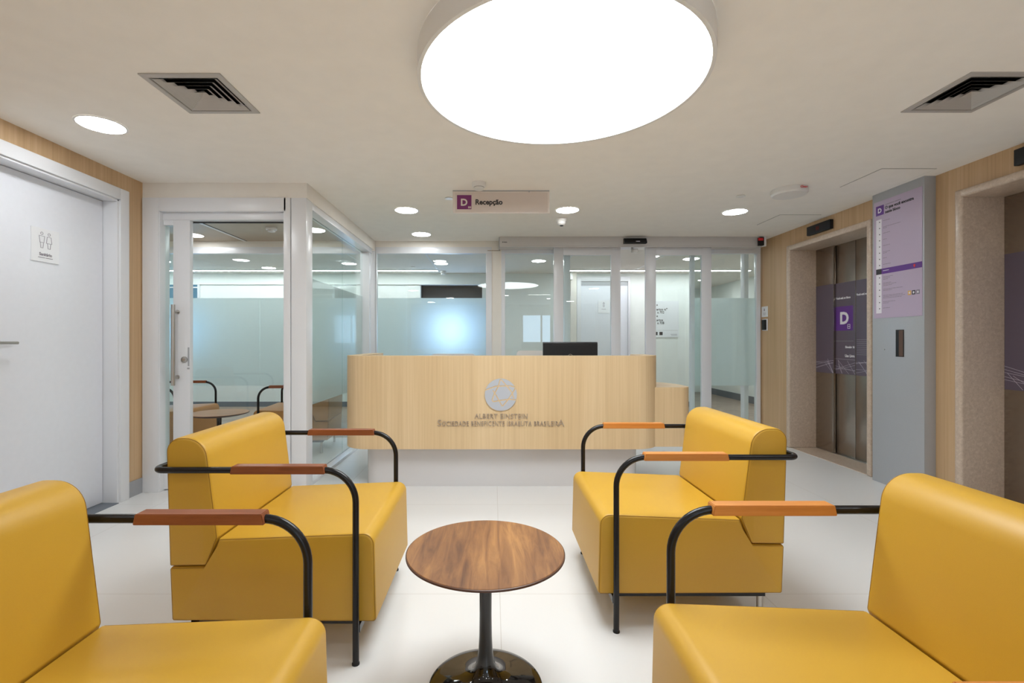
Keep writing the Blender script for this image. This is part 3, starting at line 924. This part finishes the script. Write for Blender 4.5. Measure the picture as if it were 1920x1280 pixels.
def linear(name, x0, x1, y, wd, label, material, grp):
    t = thing(name, ((x0 + x1) / 2, y, CZ), label, 'ceiling light', grp)
    boxes('profile', [(x0 - 0.01, x1 + 0.01, y - wd / 2 - 0.012, y + wd / 2 + 0.012, CZ - 0.012, CZ - 0.0005)], M['white_frame'], t)
    boxes('diffuser', [(x0, x1, y - wd / 2, y + wd / 2, CZ - 0.016, CZ - 0.012)], material, t)
linear('linear_light', -6.2, -0.945, 8.10, 0.07, 'long thin white line of light across the corridor ceiling, left section', M['glow_line'], 'corridor line lights')
linear('linear_light', 1.30, 4.35, 8.10, 0.07, 'long thin white line of light across the corridor ceiling, right section', M['glow_line'], 'corridor line lights')
linear('linear_light', 0.9, 1.55, -0.57, 0.05, 'short line light in the ceiling behind the viewpoint, mirrored in the glass', M['glow_rear'], 'rear line lights')

# wall behind the camera with a two-pane window
boxes('wall_rear', [(-2.95, 3.68, YR - 0.1, YR, 0, CZ)], M['white_wall'])['kind'] = 'structure'
g = thing('window_7', (1.5, YR, 1.1), kind='structure')
boxes('window_frame', [(0.9, 2.2, YR, YR + 0.03, 1.05, 1.12), (0.9, 2.2, YR, YR + 0.03, 2.02, 2.09), (0.9, 0.97, YR, YR + 0.03, 1.12, 2.02), (1.54, 1.60, YR, YR + 0.03, 1.12, 2.02), (2.13, 2.2, YR, YR + 0.03, 1.12, 2.02)], M['white_frame'], g)
boxes('pane', [(0.97, 1.54, YR + 0.005, YR + 0.012, 1.12, 2.02), (1.60, 2.13, YR + 0.005, YR + 0.012, 1.12, 2.02)], M['sky_pane'], g)

# ------------------------------------------------------------------ ceiling fittings
t = thing('drum_light', (0.295, 2.09, CZ), 'huge round white drum ceiling light above the seating area', 'ceiling light')
R0 = 0.605
bm = bmesh.new()
lathe(bm, [(R0 + 0.016, CZ - 0.0005), (R0 + 0.016, 2.268), (R0 + 0.0, 2.268), (R0, 2.274), (R0 - 0.02, 2.29), (R0 - 0.02, CZ - 0.0005)], 0.295, 2.09, 96, cap=False)
finish('drum_rim', bm, M['white_plastic'], t, smooth=True)
lathe_obj('diffuser', [(0, 2.275), (R0, 2.275), (R0, 2.279), (0, 2.279)], 0.295, 2.09, M['glow'], t, seg=96)
tag(boxes('insect_speck', [(0.295 - 0.36, 0.295 - 0.356, 1.47, 1.474, 2.273, 2.275)], M['ink'], t), None)

def downlight(px, py, label, R=0.103, y=None, z=CZ):
    y = CY(py) if y is None else y
    x = X(px, y)
    t = thing('downlight', (x, y, z), label, 'ceiling light', 'recessed round downlights')
    bm = bmesh.new()
    lathe(bm, [(R + 0.010, z - 0.0003), (R + 0.010, z - 0.003), (R, z - 0.004), (R, z - 0.0003)], x, y, 40, cap=False)
    finish('trim_ring', bm, M['white_plastic'], t, smooth=True)
    lathe_obj('diffuser', [(0, z - 0.003), (R, z - 0.003), (R, z - 0.0005), (0, z - 0.0005)], x, y, M['glow_down'], t, seg=40)
downlight(190, 234, 'round downlight at upper left, above the white restroom door', 0.112)
downlight(762, 394, 'round downlight left of the hanging reception sign')
downlight(1064, 393.5, 'round downlight just right of the hanging reception sign')
downlight(1378, 397, 'round downlight near the far elevator, below the oval ceiling unit', 0.105)
downlight(790, 439, 'round downlight farthest back, near the glass partition')
downlight(827, 494, 'round downlight in the corridor ceiling behind the frosted pane')
downlight(504, 502, 'round downlight in the corridor ceiling behind the waiting room')
downlight(362, 455, 'round downlight in the waiting room ceiling beside the sliding leaf stile', y=5.45)
downlight(1010, 489, 'round downlight in the corridor ceiling behind the left sliding door')
for (xx, yy, lb) in ((-3.75, 4.5, 'added fill downlight in the waiting room ceiling, hidden behind the oak wall'),  # waiting room lamps added to brighten the room behind its frosted glass
                     (-1.95, 5.2, 'added fill downlight in the waiting room ceiling near the side glass'),
                     (-5.0, 7.2, 'added fill downlight at the far left of the corridor ceiling'),  # corridor lamps added for more light behind the panes
                     (3.9, 6.8, 'added fill downlight at the right end of the corridor ceiling'),
                     (4.15, 9.4, 'added fill downlight deep in the corridor beyond the right sidelight'),
                     (2.9, 7.0, 'added fill downlight in the corridor behind the right sliding leaf'),
                     (-1.9, 0.3, 'added fill downlight behind the viewpoint over the left armchairs'),  # unseen lamps behind the camera, added as fill for lobby and ceiling
                     (2.3, 0.4, 'added fill downlight behind the viewpoint beside the nearer elevator'),
                     (0.3, -0.9, 'added fill downlight behind the viewpoint, on the middle line of the seating area'),
                     (-1.9, -3.0, 'added fill downlight at the left of the rear wall, behind the viewpoint'),
                     (2.3, -3.0, 'added fill downlight at the right of the rear wall, behind the viewpoint'),
                     (-1.2, -1.6, 'added fill downlight at the rear left, behind the viewpoint'),
                     (1.6, -1.8, 'added fill downlight at the rear right, behind the viewpoint')):
    downlight(925 + xx * F / yy, 0, lb, 0.11, y=yy)

def diffuser(c, label, z=CZ):
    t = thing('air_diffuser', (c[0], c[1], z), label, 'air vent', 'square louvred ceiling diffusers')
    bm = bmesh.new()
    def sq(bm, a, b, za, zb, th=0.0018):
        """sloped square ring: half size a at za up to half size b at zb"""
        pr = [(a, za), (b, zb)]
        V = []
        for (h, zz) in ((a, za), (b, zb), (b - th, zb + th * 0.4), (a - th, za + th * 0.4)):
            V.append([bm.verts.new((c[0] + sx * h, c[1] + sy * h, zz)) for sx, sy in ((-1, -1), (1, -1), (1, 1), (-1, 1))])
        for i in range(4):
            for k in range(4):
                A, B = V[i], V[(i + 1) % 4]
                bm.faces.new((A[k], A[(k + 1) % 4], B[(k + 1) % 4], B[k]))
    sq(bm, 0.187, 0.187, z - 0.006, z - 0.0004, 0.003)
    sq(bm, 0.187, 0.160, z - 0.006, z - 0.008, 0.003)
    sq(bm, 0.160, 0.150, z - 0.008, z + 0.02, 0.002)
    finish('frame', bm, M['vent'], t)
    for k, a in enumerate((0.150, 0.120, 0.090, 0.060)):
        bm = bmesh.new()
        sq(bm, a - 0.029, a, z + 0.011, z - 0.007, 0.0014)
        finish('louvre_ring', bm, M['vent'], t)
    bm = bmesh.new()
    sq(bm, 0.030, 0.004, z - 0.007, z + 0.016, 0.001)
    finish('centre_cone', bm, M['vent'], t)
    boxes('duct', [(c[0] - hs + 0.001, c[0] + hs - 0.001, c[1] - hs + 0.001, c[1] - hs + 0.004, z + 0.002, z + 0.115), (c[0] - hs + 0.001, c[0] + hs - 0.001, c[1] + hs - 0.004, c[1] + hs - 0.001, z + 0.002, z + 0.115),
                   (c[0] - hs + 0.001, c[0] - hs + 0.004, c[1] - hs + 0.004, c[1] + hs - 0.004, z + 0.002, z + 0.115), (c[0] + hs - 0.004, c[0] + hs - 0.001, c[1] - hs + 0.004, c[1] + hs - 0.004, z + 0.002, z + 0.115),
                   (c[0] - hs + 0.001, c[0] + hs - 0.001, c[1] - hs + 0.001, c[1] + hs - 0.001, z + 0.115, z + 0.119)], M['black'], t)
diffuser(VA, 'square louvred air vent in the ceiling at upper left')
diffuser(VB, 'square louvred air vent in the ceiling at the upper right edge')
diffuser(VC, 'square louvred air vent in the waiting room ceiling')
boxes('trim_7', [(-3.02, -2.985, 3.8, 5.77, CZ - 0.004, CZ - 0.0002)], M['white_frame'])['kind'] = 'structure'
boxes('trim_8', [(-2.985, -2.975, 3.8, 5.77, CZ - 0.002, CZ - 0.0002)], M['dark_gap'])['kind'] = 'structure'

def hatch(x0, x1, y0, y1, label):
    t = thing('ceiling_hatch', ((x0 + x1) / 2, (y0 + y1) / 2, CZ), label, 'hatch', 'square access hatches in the ceiling')
    e = 0.006
    boxes('joint', [(x0, x1, y0, y0 + e, CZ - 0.001, CZ - 0.0002), (x0, x1, y1 - e, y1, CZ - 0.001, CZ - 0.0002), (x0, x0 + e, y0 + e, y1 - e, CZ - 0.001, CZ - 0.0002), (x1 - e, x1, y0 + e, y1 - e, CZ - 0.001, CZ - 0.0002)], M['grey_line'], t)
    boxes('panel', [(x0 + e, x1 - e, y0 + e, y1 - e, CZ - 0.003, CZ - 0.0002)], M['ceiling'], t)
hatch(2.73, 3.12, 3.355, 3.762, 'square access hatch in the ceiling in front of the silver column')
hatch(2.745, 3.145, 4.575, 4.975, 'square access hatch in the ceiling by the far elevator, farther from the viewer')

def dome(name, px, py, r, h, label, cat, y=None, prof=None, mtl='white_plastic'):
    y = CY(py) if y is None else y
    x = X(px, y)
    t = thing(name, (x, y, CZ), label, cat)
    z = CZ - 0.0004
    lathe_obj('housing', [(r, z), (r, z - h * 0.45), (r * 0.93, z - h * 0.55), (r * 0.72, z - h * 0.62), (r * 0.68, z - h * 0.95), (r * 0.5, z - h), (0, z - h)], x, y, M[mtl], t)
    bm = bmesh.new()
    lathe(bm, [(r * 0.735, z - h * 0.64), (r * 0.70, z - h * 0.70), (r * 0.70, z - h * 0.62)], x, y, 40, cap=False)
    finish('sensing_slots', bm, M['ink'], t)
    return t
dome('smoke_detector', 898, 343, 0.054, 0.055, 'white smoke detector in front of the hanging reception sign', 'smoke detector', y=3.66)
dome('smoke_detector', 509, 443, 0.055, 0.045, 'white smoke detector in the waiting room ceiling near the vent', 'smoke detector', y=5.1)
dome('smoke_detector', 831, 509, 0.055, 0.06, 'white smoke detector in the corridor ceiling beside the line light end', 'smoke detector', y=8.2)
t = thing('dome_camera', (X(1053, 4.72), 4.72, CZ), 'small white dome camera on the ceiling behind the hanging sign', 'camera')
x, y = X(1053, 4.72), 4.72
lathe_obj('housing', [(0.054, CZ - 0.0004), (0.054, CZ - 0.024), (0.049, CZ - 0.034), (0.0, CZ - 0.034)], x, y, M['white_plastic'], t)
lathe_obj('dome', [(0.046, CZ - 0.033), (0.043, CZ - 0.048), (0.033, CZ - 0.062), (0.018, CZ - 0.069), (0.0, CZ - 0.071)], x, y, M['white_plastic'], t)
lathe_obj('lens', [(0.020, CZ - 0.066), (0.016, CZ - 0.074), (0, CZ - 0.076)], x, y, M['black'], t)
for px, py, lb in ((842, 371, 'flat round sprinkler cover left of the hanging sign'), (1389, 367, 'flat round sprinkler cover above the downlight by the far elevator'), (774, 500, 'flat round sprinkler cover in the corridor ceiling')):
    y = CY(py); x = X(px, y)
    tag(lathe_obj('sprinkler_cover', [(0, CZ - 0.008), (0.036, CZ - 0.008), (0.036, CZ - 0.006), (0.03, CZ - 0.0004), (0, CZ - 0.0004)], x, y, M['white_plastic'], base=(x, y, CZ)), lb, 'sprinkler')
y = 3.82; x = X(1480, y)
t = thing('ceiling_unit', (x, y, CZ), 'white round ceiling unit with tiny red lettering in front of the far elevator', 'ceiling unit')
lathe_obj('housing', [(0.128, CZ - 0.0004), (0.130, CZ - 0.035), (0.120, CZ - 0.048), (0.0, CZ - 0.050)], x, y, M['white_plastic'], t, seg=64)
text('lettering', 'Clean', 0.024, (x + 0.005, y - 0.1315, CZ - 0.026), FRONT, M['red'], t, bold=0.0006)

# hanging reception sign
YS = 3.845
t = thing('hanging_sign', (0.06, YS, CZ), 'hanging cream reception sign with a purple D tile', 'sign')
x0, x1 = X(849, YS), X(1030, YS)
boxes('ceiling_rail', [(x0, x1, YS - 0.006, YS + 0.006, CZ - 0.008, CZ - 0.0005), (X(992, YS) - 0.004, X(992, YS) + 0.004, YS - 0.008, YS + 0.006, CZ - 0.016, CZ - 0.0005)], M['alu'], t)
boxes('sign_panel', [(x0, x1, YS - 0.004, YS + 0.004, Z(400, YS), CZ - 0.006)], M['sign_cream'], t, bevel=0.001)
boxes('face_film', [(x0 + 0.02, x1 - 0.015, YS - 0.0052, YS - 0.004, Z(398.5, YS), CZ - 0.02)], mat('pale pink print', (0.70, 0.615, 0.56, 1), 0.35), t)
YT = YS - 0.0052
pquads('block_tile', [(X(857, YS), X(884, YS), Z(392.5, YS), Z(366, YS))], (0, YT, 0), FRONT, M['plum'], t)
text('block_letter', 'D', 0.076, (X(863.5, YS), YT - 0.0014, Z(385.5, YS)), FRONT, M['sign_cream'], t, bold=0.0025)
pquads('tile_badge', [(X(878, YS), X(879, YS), Z(391, YS), Z(387, YS)), (X(880, YS), X(881, YS), Z(391, YS), Z(387, YS)), (X(882, YS), X(883, YS), Z(391, YS), Z(387, YS)), (X(878, YS), X(883, YS), Z(389.3, YS), Z(388.7, YS))], (0, YT - 0.0012, 0), FRONT, M['sign_cream'], t)
text('lettering', 'Recepção', 0.058, (X(891, YS), YT - 0.0008, Z(383.5, YS)), FRONT, M['ink'], t, bold=0.0019, xs=0.97, depth=0.0004)
boxes('anchor_line', [(X(914, 5.77), X(938, 5.77), 5.772, 5.7785, Z(470, 5.77), Z(469, 5.77))], M['letter'])['kind'] = 'structure'
bpy.data.objects['anchor_line'].name = 'trim_9'

# ------------------------------------------------------------------ reception desk
dk = thing('reception_desk', (0.07, 3.9, 0), 'long pale oak reception desk with rounded ends and silver emblem', 'desk')
YD0 = 3.70
ZT, ZBt = 1.0425, 0.319
def u_plan(xl, xr, y0, yl, yr, th, r):
    n = 12
    outer = [(xl, yl)]
    for k in range(n + 1):
        a = PI + (PI / 2) * k / n
        outer.append((xl + r + r * math.cos(a), y0 + r + r * math.sin(a)))
    for k in range(n + 1):
        a = 1.5 * PI + (PI / 2) * k / n
        outer.append((xr - r + r * math.cos(a), y0 + r + r * math.sin(a)))
    outer.append((xr, yr))
    ri = max(0.01, r - th)
    inner = [(xr - th, yr)]
    for k in range(n + 1):
        a = 2 * PI - (PI / 2) * k / n
        inner.append((xr - r + ri * math.cos(a), y0 + r + ri * math.sin(a)))
    for k in range(n + 1):
        a = 1.5 * PI - (PI / 2) * k / n
        inner.append((xl + r + ri * math.cos(a), y0 + r + ri * math.sin(a)))
    inner.append((xl + th, yl))
    return outer + inner
bm = bmesh.new()
prism(bm, u_plan(-1.19, 1.325, YD0, 4.66, 4.22, 0.115, 0.22), 2, ZBt, ZT)
finish('front_panel', bm, M['oak_desk'], dk, smooth=True)
# lower accessible counter on the right
pl = [(1.21, 3.79)]
pl += [(1.49 + 0.09 * math.cos(a), 3.88 + 0.09 * math.sin(a)) for a in [-PI / 2 + PI / 2 * k / 8 for k in range(9)]]
pl += [(1.24 + 0.34 * math.cos(a), 4.00 + 0.40 * math.sin(a)) for a in [PI / 2 * k / 12 for k in range(13)]]
pl += [(1.21, 4.40)]
pl = [p for i, p in enumerate(pl) if i == 0 or (Vector(p) - Vector(pl[i - 1])).length > 1e-4]
bm = bmesh.new()
prism(bm, pl, 2, ZBt, 0.79)
finish('side_counter', bm, M['oak_desk'], dk, smooth=True)
boxes('worktop', [(-1.07, 1.205, 3.82, 4.50, 0.72, 0.745)], M['oak_desk'], dk, bevel=0.002)
bm = bmesh.new()
pp = round_poly([(-1.03, 3.81), (1.17, 3.81), (1.17, 4.55), (-1.03, 4.55)], [0.12, 0.12, 0.02, 0.02], 10)
prism(bm, pp, 2, 0.0, ZBt - 0.0005)
finish('plinth', bm, M['plinth'], dk, smooth=True)
boxes('plinth_edge', [(-1.032, -1.02, 3.93, 4.4, 0, ZBt - 0.001)], M['alu'], dk)

# round emblem with the interlaced six-pointed star cut out of it
ex, ez, er = X(939, YD0), Z(739.5, YD0), 0.124
bm = bmesh.new()
prism(bm, [(ex + er * math.cos(2 * PI * k / 72), ez + er * math.sin(2 * PI * k / 72)) for k in range(72)], 1, YD0 - 0.012, YD0 - 0.0002)
em = finish('emblem', bm, M['emblem'], dk)
ic = lambda cx, cy: ((cx / 6.0 + 780 - 939) * YD0 / F, (739.5 - (680 + cy / 6.0)) * YD0 / F)
def polyline_strokes(pts, closed=False):
    s = []
    P = pts + [pts[0]] if closed else pts
    for a, b in zip(P[:-1], P[1:]):
        s.append((a[0], a[1], b[0], b[1]))
    return s
def arc_path(pix, radii):
    P = [Vector((*ic(*p), 0)) for p in pix]
    return [(v.x, v.y) for v in bend(P, radii, 6)]
segs = []
segs += polyline_strokes(arc_path([(782, 305), (900, 262), (1060, 258), (1125, 275), (1080, 350), (1030, 420), (972, 490), (905, 370), (868, 312)], [0.05, 0.05, 0.012, 0.05, 0.05, 0.008, 0.05]))
segs += polyline_strokes(arc_path([(1100, 395), (1078, 330), (1020, 258), (950, 178), (925, 270), (880, 350), (850, 438), (960, 420), (1050, 408), (1122, 416)], [0.05, 0.05, 0.008, 0.05, 0.05, 0.012, 0.05, 0.05]))
bm = bmesh.new()
pstrokes(bm, segs, 0.0072, (ex, YD0 - 0.0126, ez), FRONT, 0.0006)
finish('star_line', bm, M['oak_desk'], em)
bm = bmesh.new()
pstrokes(bm, [(a - 0.0008, b + 0.0022, c - 0.0008, d + 0.0022) for a, b, c, d in segs], 0.0074, (ex, YD0 - 0.012, ez), FRONT, 0.0006)
finish('star_shadow', bm, M['letter'], em)  # shadow along the cut lines, drawn as a darker offset copy
text('lettering', 'ALBERT EINSTEIN', 0.055, (ex + 0.004, YD0 - 0.004, Z(784.5, YD0)), FRONT, M['letter'], dk, depth=0.004, bold=0.0002, align='CENTER', spacing=1.10, xs=0.88)
# second line in small capitals with large first and last letters
def small_caps():
    x = X(820, YD0)
    zb = Z(798.5, YD0)
    x_end = X(1057, YD0)
    body = 'OCIEDADE BENEFICENTE ISRAELITA BRASILEIR'
    text('lettering', 'S', 0.072, (x, YD0 - 0.004, zb), FRONT, M['letter'], dk, depth=0.004, bold=0.0002)
    a = x + 0.036
    b = x_end - 0.046
    probe = text('lettering', body, 0.054, (a, YD0 - 0.004, zb + 0.001), FRONT, M['letter'], dk, depth=0.004, bold=0.0002, spacing=1.12)
    xs = [v.co.x for v in probe.data.vertices]
    wdt = max(xs) - min(xs)
    k = (b - a) / wdt
    x0 = min(xs)
    for v in probe.data.vertices:
        v.co.x = x0 + (v.co.x - x0) * k
    text('lettering', 'A', 0.072, (b + 0.001, YD0 - 0.004, zb), FRONT, M['letter'], dk, depth=0.004, bold=0.0002)
small_caps()

# monitor on the worktop, seen from behind
ym = 4.20
t = thing('computer_monitor', (X(1069, ym), ym, 0.745), 'black computer monitor seen from behind above the reception desk', 'monitor')
x0, x1 = X(1018, ym), X(1120, ym)
zt, zb = Z(641, ym), 0.855
bm = bmesh.new()
prism(bm, [(ym, zb), (ym - 0.012, zb + 0.01), (ym - 0.012, zt - 0.01), (ym, zt), (ym + 0.02, zt), (ym + 0.02, zb)], 0, x0, x1)
finish('back_shell', bm, M['black'], t)
boxes('screen_panel', [(x0 + 0.01, x1 - 0.01, ym + 0.02, ym + 0.0215, zb + 0.015, zt - 0.008)], M['dark_recess'], t)
boxes('vent_slot', [((x0 + x1) / 2 - 0.16, (x0 + x1) / 2 + 0.16, ym - 0.0135, ym - 0.012, zt - 0.026, zt - 0.022)], M['dark_gap'], t)
bm = bmesh.new()
tube(bm, [((x0 + x1) / 2 + 0.02 * math.cos(2 * PI * k / 24), ym - 0.013, zt - 0.127 + 0.02 * math.sin(2 * PI * k / 24)) for k in range(24)], 0.0016, 6, closed=True)
finish('logo_ring', bm, M['steel'], t)
boxes('stand', [((x0 + x1) / 2 - 0.03, (x0 + x1) / 2 + 0.03, ym - 0.035, ym - 0.012, 0.752, 0.98), ((x0 + x1) / 2 - 0.12, (x0 + x1) / 2 + 0.12, ym - 0.09, ym + 0.10, 0.745, 0.757)], M['black'], t, bevel=0.003)

# two office chairs behind the desk, only the tops of their backs show
def office_chair(x, y, ztop, wdt, label):
    t = thing('office_chair', (x, y, 0), label, 'chair', 'office chairs behind the reception desk')
    bm = bmesh.new()
    prism(bm, [(x + p[0], p[1]) for p in round_poly([(-wdt / 2, 0.62), (wdt / 2, 0.62), (wdt / 2 - 0.015, ztop), (-wdt / 2 + 0.015, ztop)], [0.05, 0.05, 0.04, 0.04], 6)], 1, y + 0.20, y + 0.225)
    finish('backrest', bm, M['white_plastic'], t, smooth=True)
    boxes('seat', [(x - 0.23, x + 0.23, y - 0.24, y + 0.2, 0.44, 0.50)], M['dark_recess'], t, bevel=0.02)
    boxes('back_post', [(x - 0.03, x + 0.03, y + 0.225, y + 0.245, 0.44, 0.85), (x - 0.03, x + 0.03, y + 0.1, y + 0.245, 0.42, 0.44)], M['black'], t)
    lathe_obj('gas_column', [(0.028, 0.08), (0.028, 0.25), (0.018, 0.25), (0.018, 0.44)], x, y, M['black'], t)
    bm = bmesh.new()
    for k in range(5):
        a = 2 * PI * k / 5 + 0.3
        tube(bm, [(x, y, 0.09), (x + 0.28 * math.cos(a), y + 0.28 * math.sin(a), 0.06)], 0.014, 8)
    finish('star_base', bm, M['black'], t)
    for k in range(5):
        a = 2 * PI * k / 5 + 0.3
        bm = bmesh.new()
        cx, cy = x + 0.28 * math.cos(a), y + 0.28 * math.sin(a)
        tube(bm, [(cx - 0.012, cy, 0.026), (cx + 0.012, cy, 0.026)], 0.026, 14)
        finish('caster', bm, M['black'], t)
office_chair(X(1003, 5.12), 4.92, Z(657, 5.12), 0.20 + 0.22, 'office chair behind the desk, pale back edge beside the monitor')
office_chair(X(850, 5.02), 4.82, Z(663, 5.02), 0.50, 'office chair behind the desk in front of the glowing pane')

# ------------------------------------------------------------------ armchairs
def armchair(label, cat, group, lea, seam, wood='arm_wood'):
    t = thing('armchair', (0, 0, 0), label, cat, group)
    HW = 0.325
    seat = round_poly([(0.066, 0.135), (0.058, 0.458), (-0.506, 0.436), (-0.546, 0.334), (-0.684, 0.332), (-0.676, 0.138)],
                      [0.012, 0.042, 0.006, 0.012, 0.008, 0.010], 8)
    bm = bmesh.new()
    cushion(bm, seat, -HW, HW, 0.012)
    s = finish('seat', bm, lea, t, smooth=True)
    back = round_poly([(-0.684, 0.336), (-0.551, 0.338), (-0.510, 0.440), (-0.555, 0.803), (-0.698, 0.803)],
                      [0.008, 0.014, 0.020, 0.088, 0.052], 10)
    bm = bmesh.new()
    cushion(bm, back, -HW, HW, 0.012)
    bk = finish('backrest', bm, lea, t, smooth=True)
    for o, prof in ((s, seat), (bk, back)):
        ring = inset(prof, 0.0036)
        ring = [p for i, p in enumerate(ring) if (Vector(p) - Vector(ring[i - 1])).length > 1e-4]
        for sy in (-1, 1):
            bm = bmesh.new()
            tube(bm, [(p[0], sy * (HW - 0.0034), p[1]) for p in ring], 0.0013, 6, closed=True)
            finish('seam', bm, seam, o, smooth=True)
    yy = 0.351
    bm = bmesh.new()
    path = bend([(0, -yy, 0.004), (0, -yy, 0.693), (-0.722, -yy, 0.693), (-0.722, yy, 0.693), (0, yy, 0.693), (0, yy, 0.004)], [0.115, 0.035, 0.035, 0.115], 12)
    tube(bm, path, 0.0115, 16)
    fr = finish('arm_frame', bm, M['black_tube'], t, smooth=True)
    for sy in (-1, 1):
        bm = bmesh.new()
        lathe(bm, [(0.0135, 0.0), (0.0135, 0.006), (0.012, 0.008)], 0, sy * yy, 16)
        finish('foot_cap', bm, M['black'], fr)
        bm = bmesh.new()
        a, b = -0.440, -0.105
        V = box(bm, a, b, sy * yy - 0.021, sy * yy + 0.021, 0.683, 0.711)
        for v in V:
            if v.co.z > 0.7: v.co.x += 0.006 if v.co.x < -0.2 else -0.006
        bmesh.ops.bevel(bm, geom=bm.edges[:], offset=0.002, segments=2, affect='EDGES')
        finish('armrest', bm, M[wood], t, smooth=True)
    boxes('base_frame', [(-0.012, 0.012, -yy + 0.01, yy - 0.01, 0.108, 0.134), (-0.62, -0.012, -0.30, -0.27, 0.115, 0.135), (-0.62, -0.012, 0.27, 0.30, 0.115, 0.135), (-0.62, -0.59, -0.30, 0.30, 0.115, 0.135)], M['black_tube'], t)
    for sy in (-1, 1):
        bm = bmesh.new()
        tube(bm, [(-0.605, sy * 0.285, 0.0), (-0.605, sy * 0.285, 0.118)], 0.012, 14)
        finish('rear_leg', bm, M['steel'], t, smooth=True)
    return t

def put(o, x, y, rz, label=None):
    o.location = (x, y, 0)
    o.rotation_euler = (0, 0, rz)
    if label: o['label'] = label
    return o
G = 'mustard armchairs facing each other around the coffee table'
c0 = armchair('mustard leather armchair on the left, nearer the reception desk', 'armchair', G, M['leather'], M['leather_seam'])
put(c0, -0.491, 2.055, 0)
put(copy_tree(c0), -0.480, 0.885, 0, 'mustard leather armchair at the lower left edge, closest to the viewer on that side')
c2 = armchair('mustard leather armchair on the right, nearer the reception desk', 'armchair', G, M['leather'], M['leather_seam'], 'honey_wood')
put(c2, 0.488, 2.245, PI)
put(copy_tree(c2), 0.484, 0.950, PI, 'mustard leather armchair at the lower right corner, closest to the viewer on that side')
G2 = 'tan armchairs inside the glazed waiting room'
t0 = armchair('tan leather armchair in the waiting room, left of the round table', 'armchair', G2, M['tan'], M['tan_seam'])
put(t0, -3.17, 5.10, 0)
put(copy_tree(t0), -2.41, 5.17, PI + 0.10, 'tan leather armchair in the waiting room, right of the round table')

def pedestal_table(x, y, zt, R, Rb, top_m, label, group=None):
    t = thing('coffee_table', (x, y, 0), label, 'coffee table', group)
    lathe_obj('tabletop', [(0, zt), (R - 0.003, zt), (R, zt - 0.003), (R, zt - 0.007), (R - 0.012, zt - 0.014), (R - 0.06, zt - 0.024), (0.05, zt - 0.026), (0, zt - 0.026)], x, y, top_m, t, seg=96)
    lathe_obj('edge_band', [(R - 0.0005, zt - 0.0015), (R + 0.0015, zt - 0.003), (R + 0.0015, zt - 0.008), (R - 0.012, zt - 0.0150), (R - 0.055, zt - 0.0262), (R - 0.056, zt - 0.0245), (R - 0.013, zt - 0.0135), (R - 0.0005, zt - 0.0075)], x, y, M['table_edge'], t, seg=96)
    lathe_obj('pedestal', [(0, zt - 0.026), (0.060, zt - 0.026), (0.060, zt - 0.030), (0.030, zt - 0.036), (0.0225, zt - 0.055), (0.0210, zt - 0.12), (0.0205, 0.24), (0.0215, 0.17), (0.024, 0.12), (0.029, 0.085),
                           (0.038, 0.060), (0.055, 0.043), (0.085, 0.030), (0.125, 0.020), (0.165, 0.012), (Rb - 0.004, 0.007), (Rb, 0.004), (Rb, 0.0), (0, 0.0)], x, y, M['black_gloss'], t, seg=80)
pedestal_table(-0.026, 1.597, 0.457, 0.262, 0.190, M['table_wood'], 'round walnut coffee table on a glossy black pedestal between the mustard armchairs')
pedestal_table(-2.70, 4.70, 0.457, 0.267, 0.190, M['light_wood'], 'round light wood table on a dark pedestal inside the waiting room')
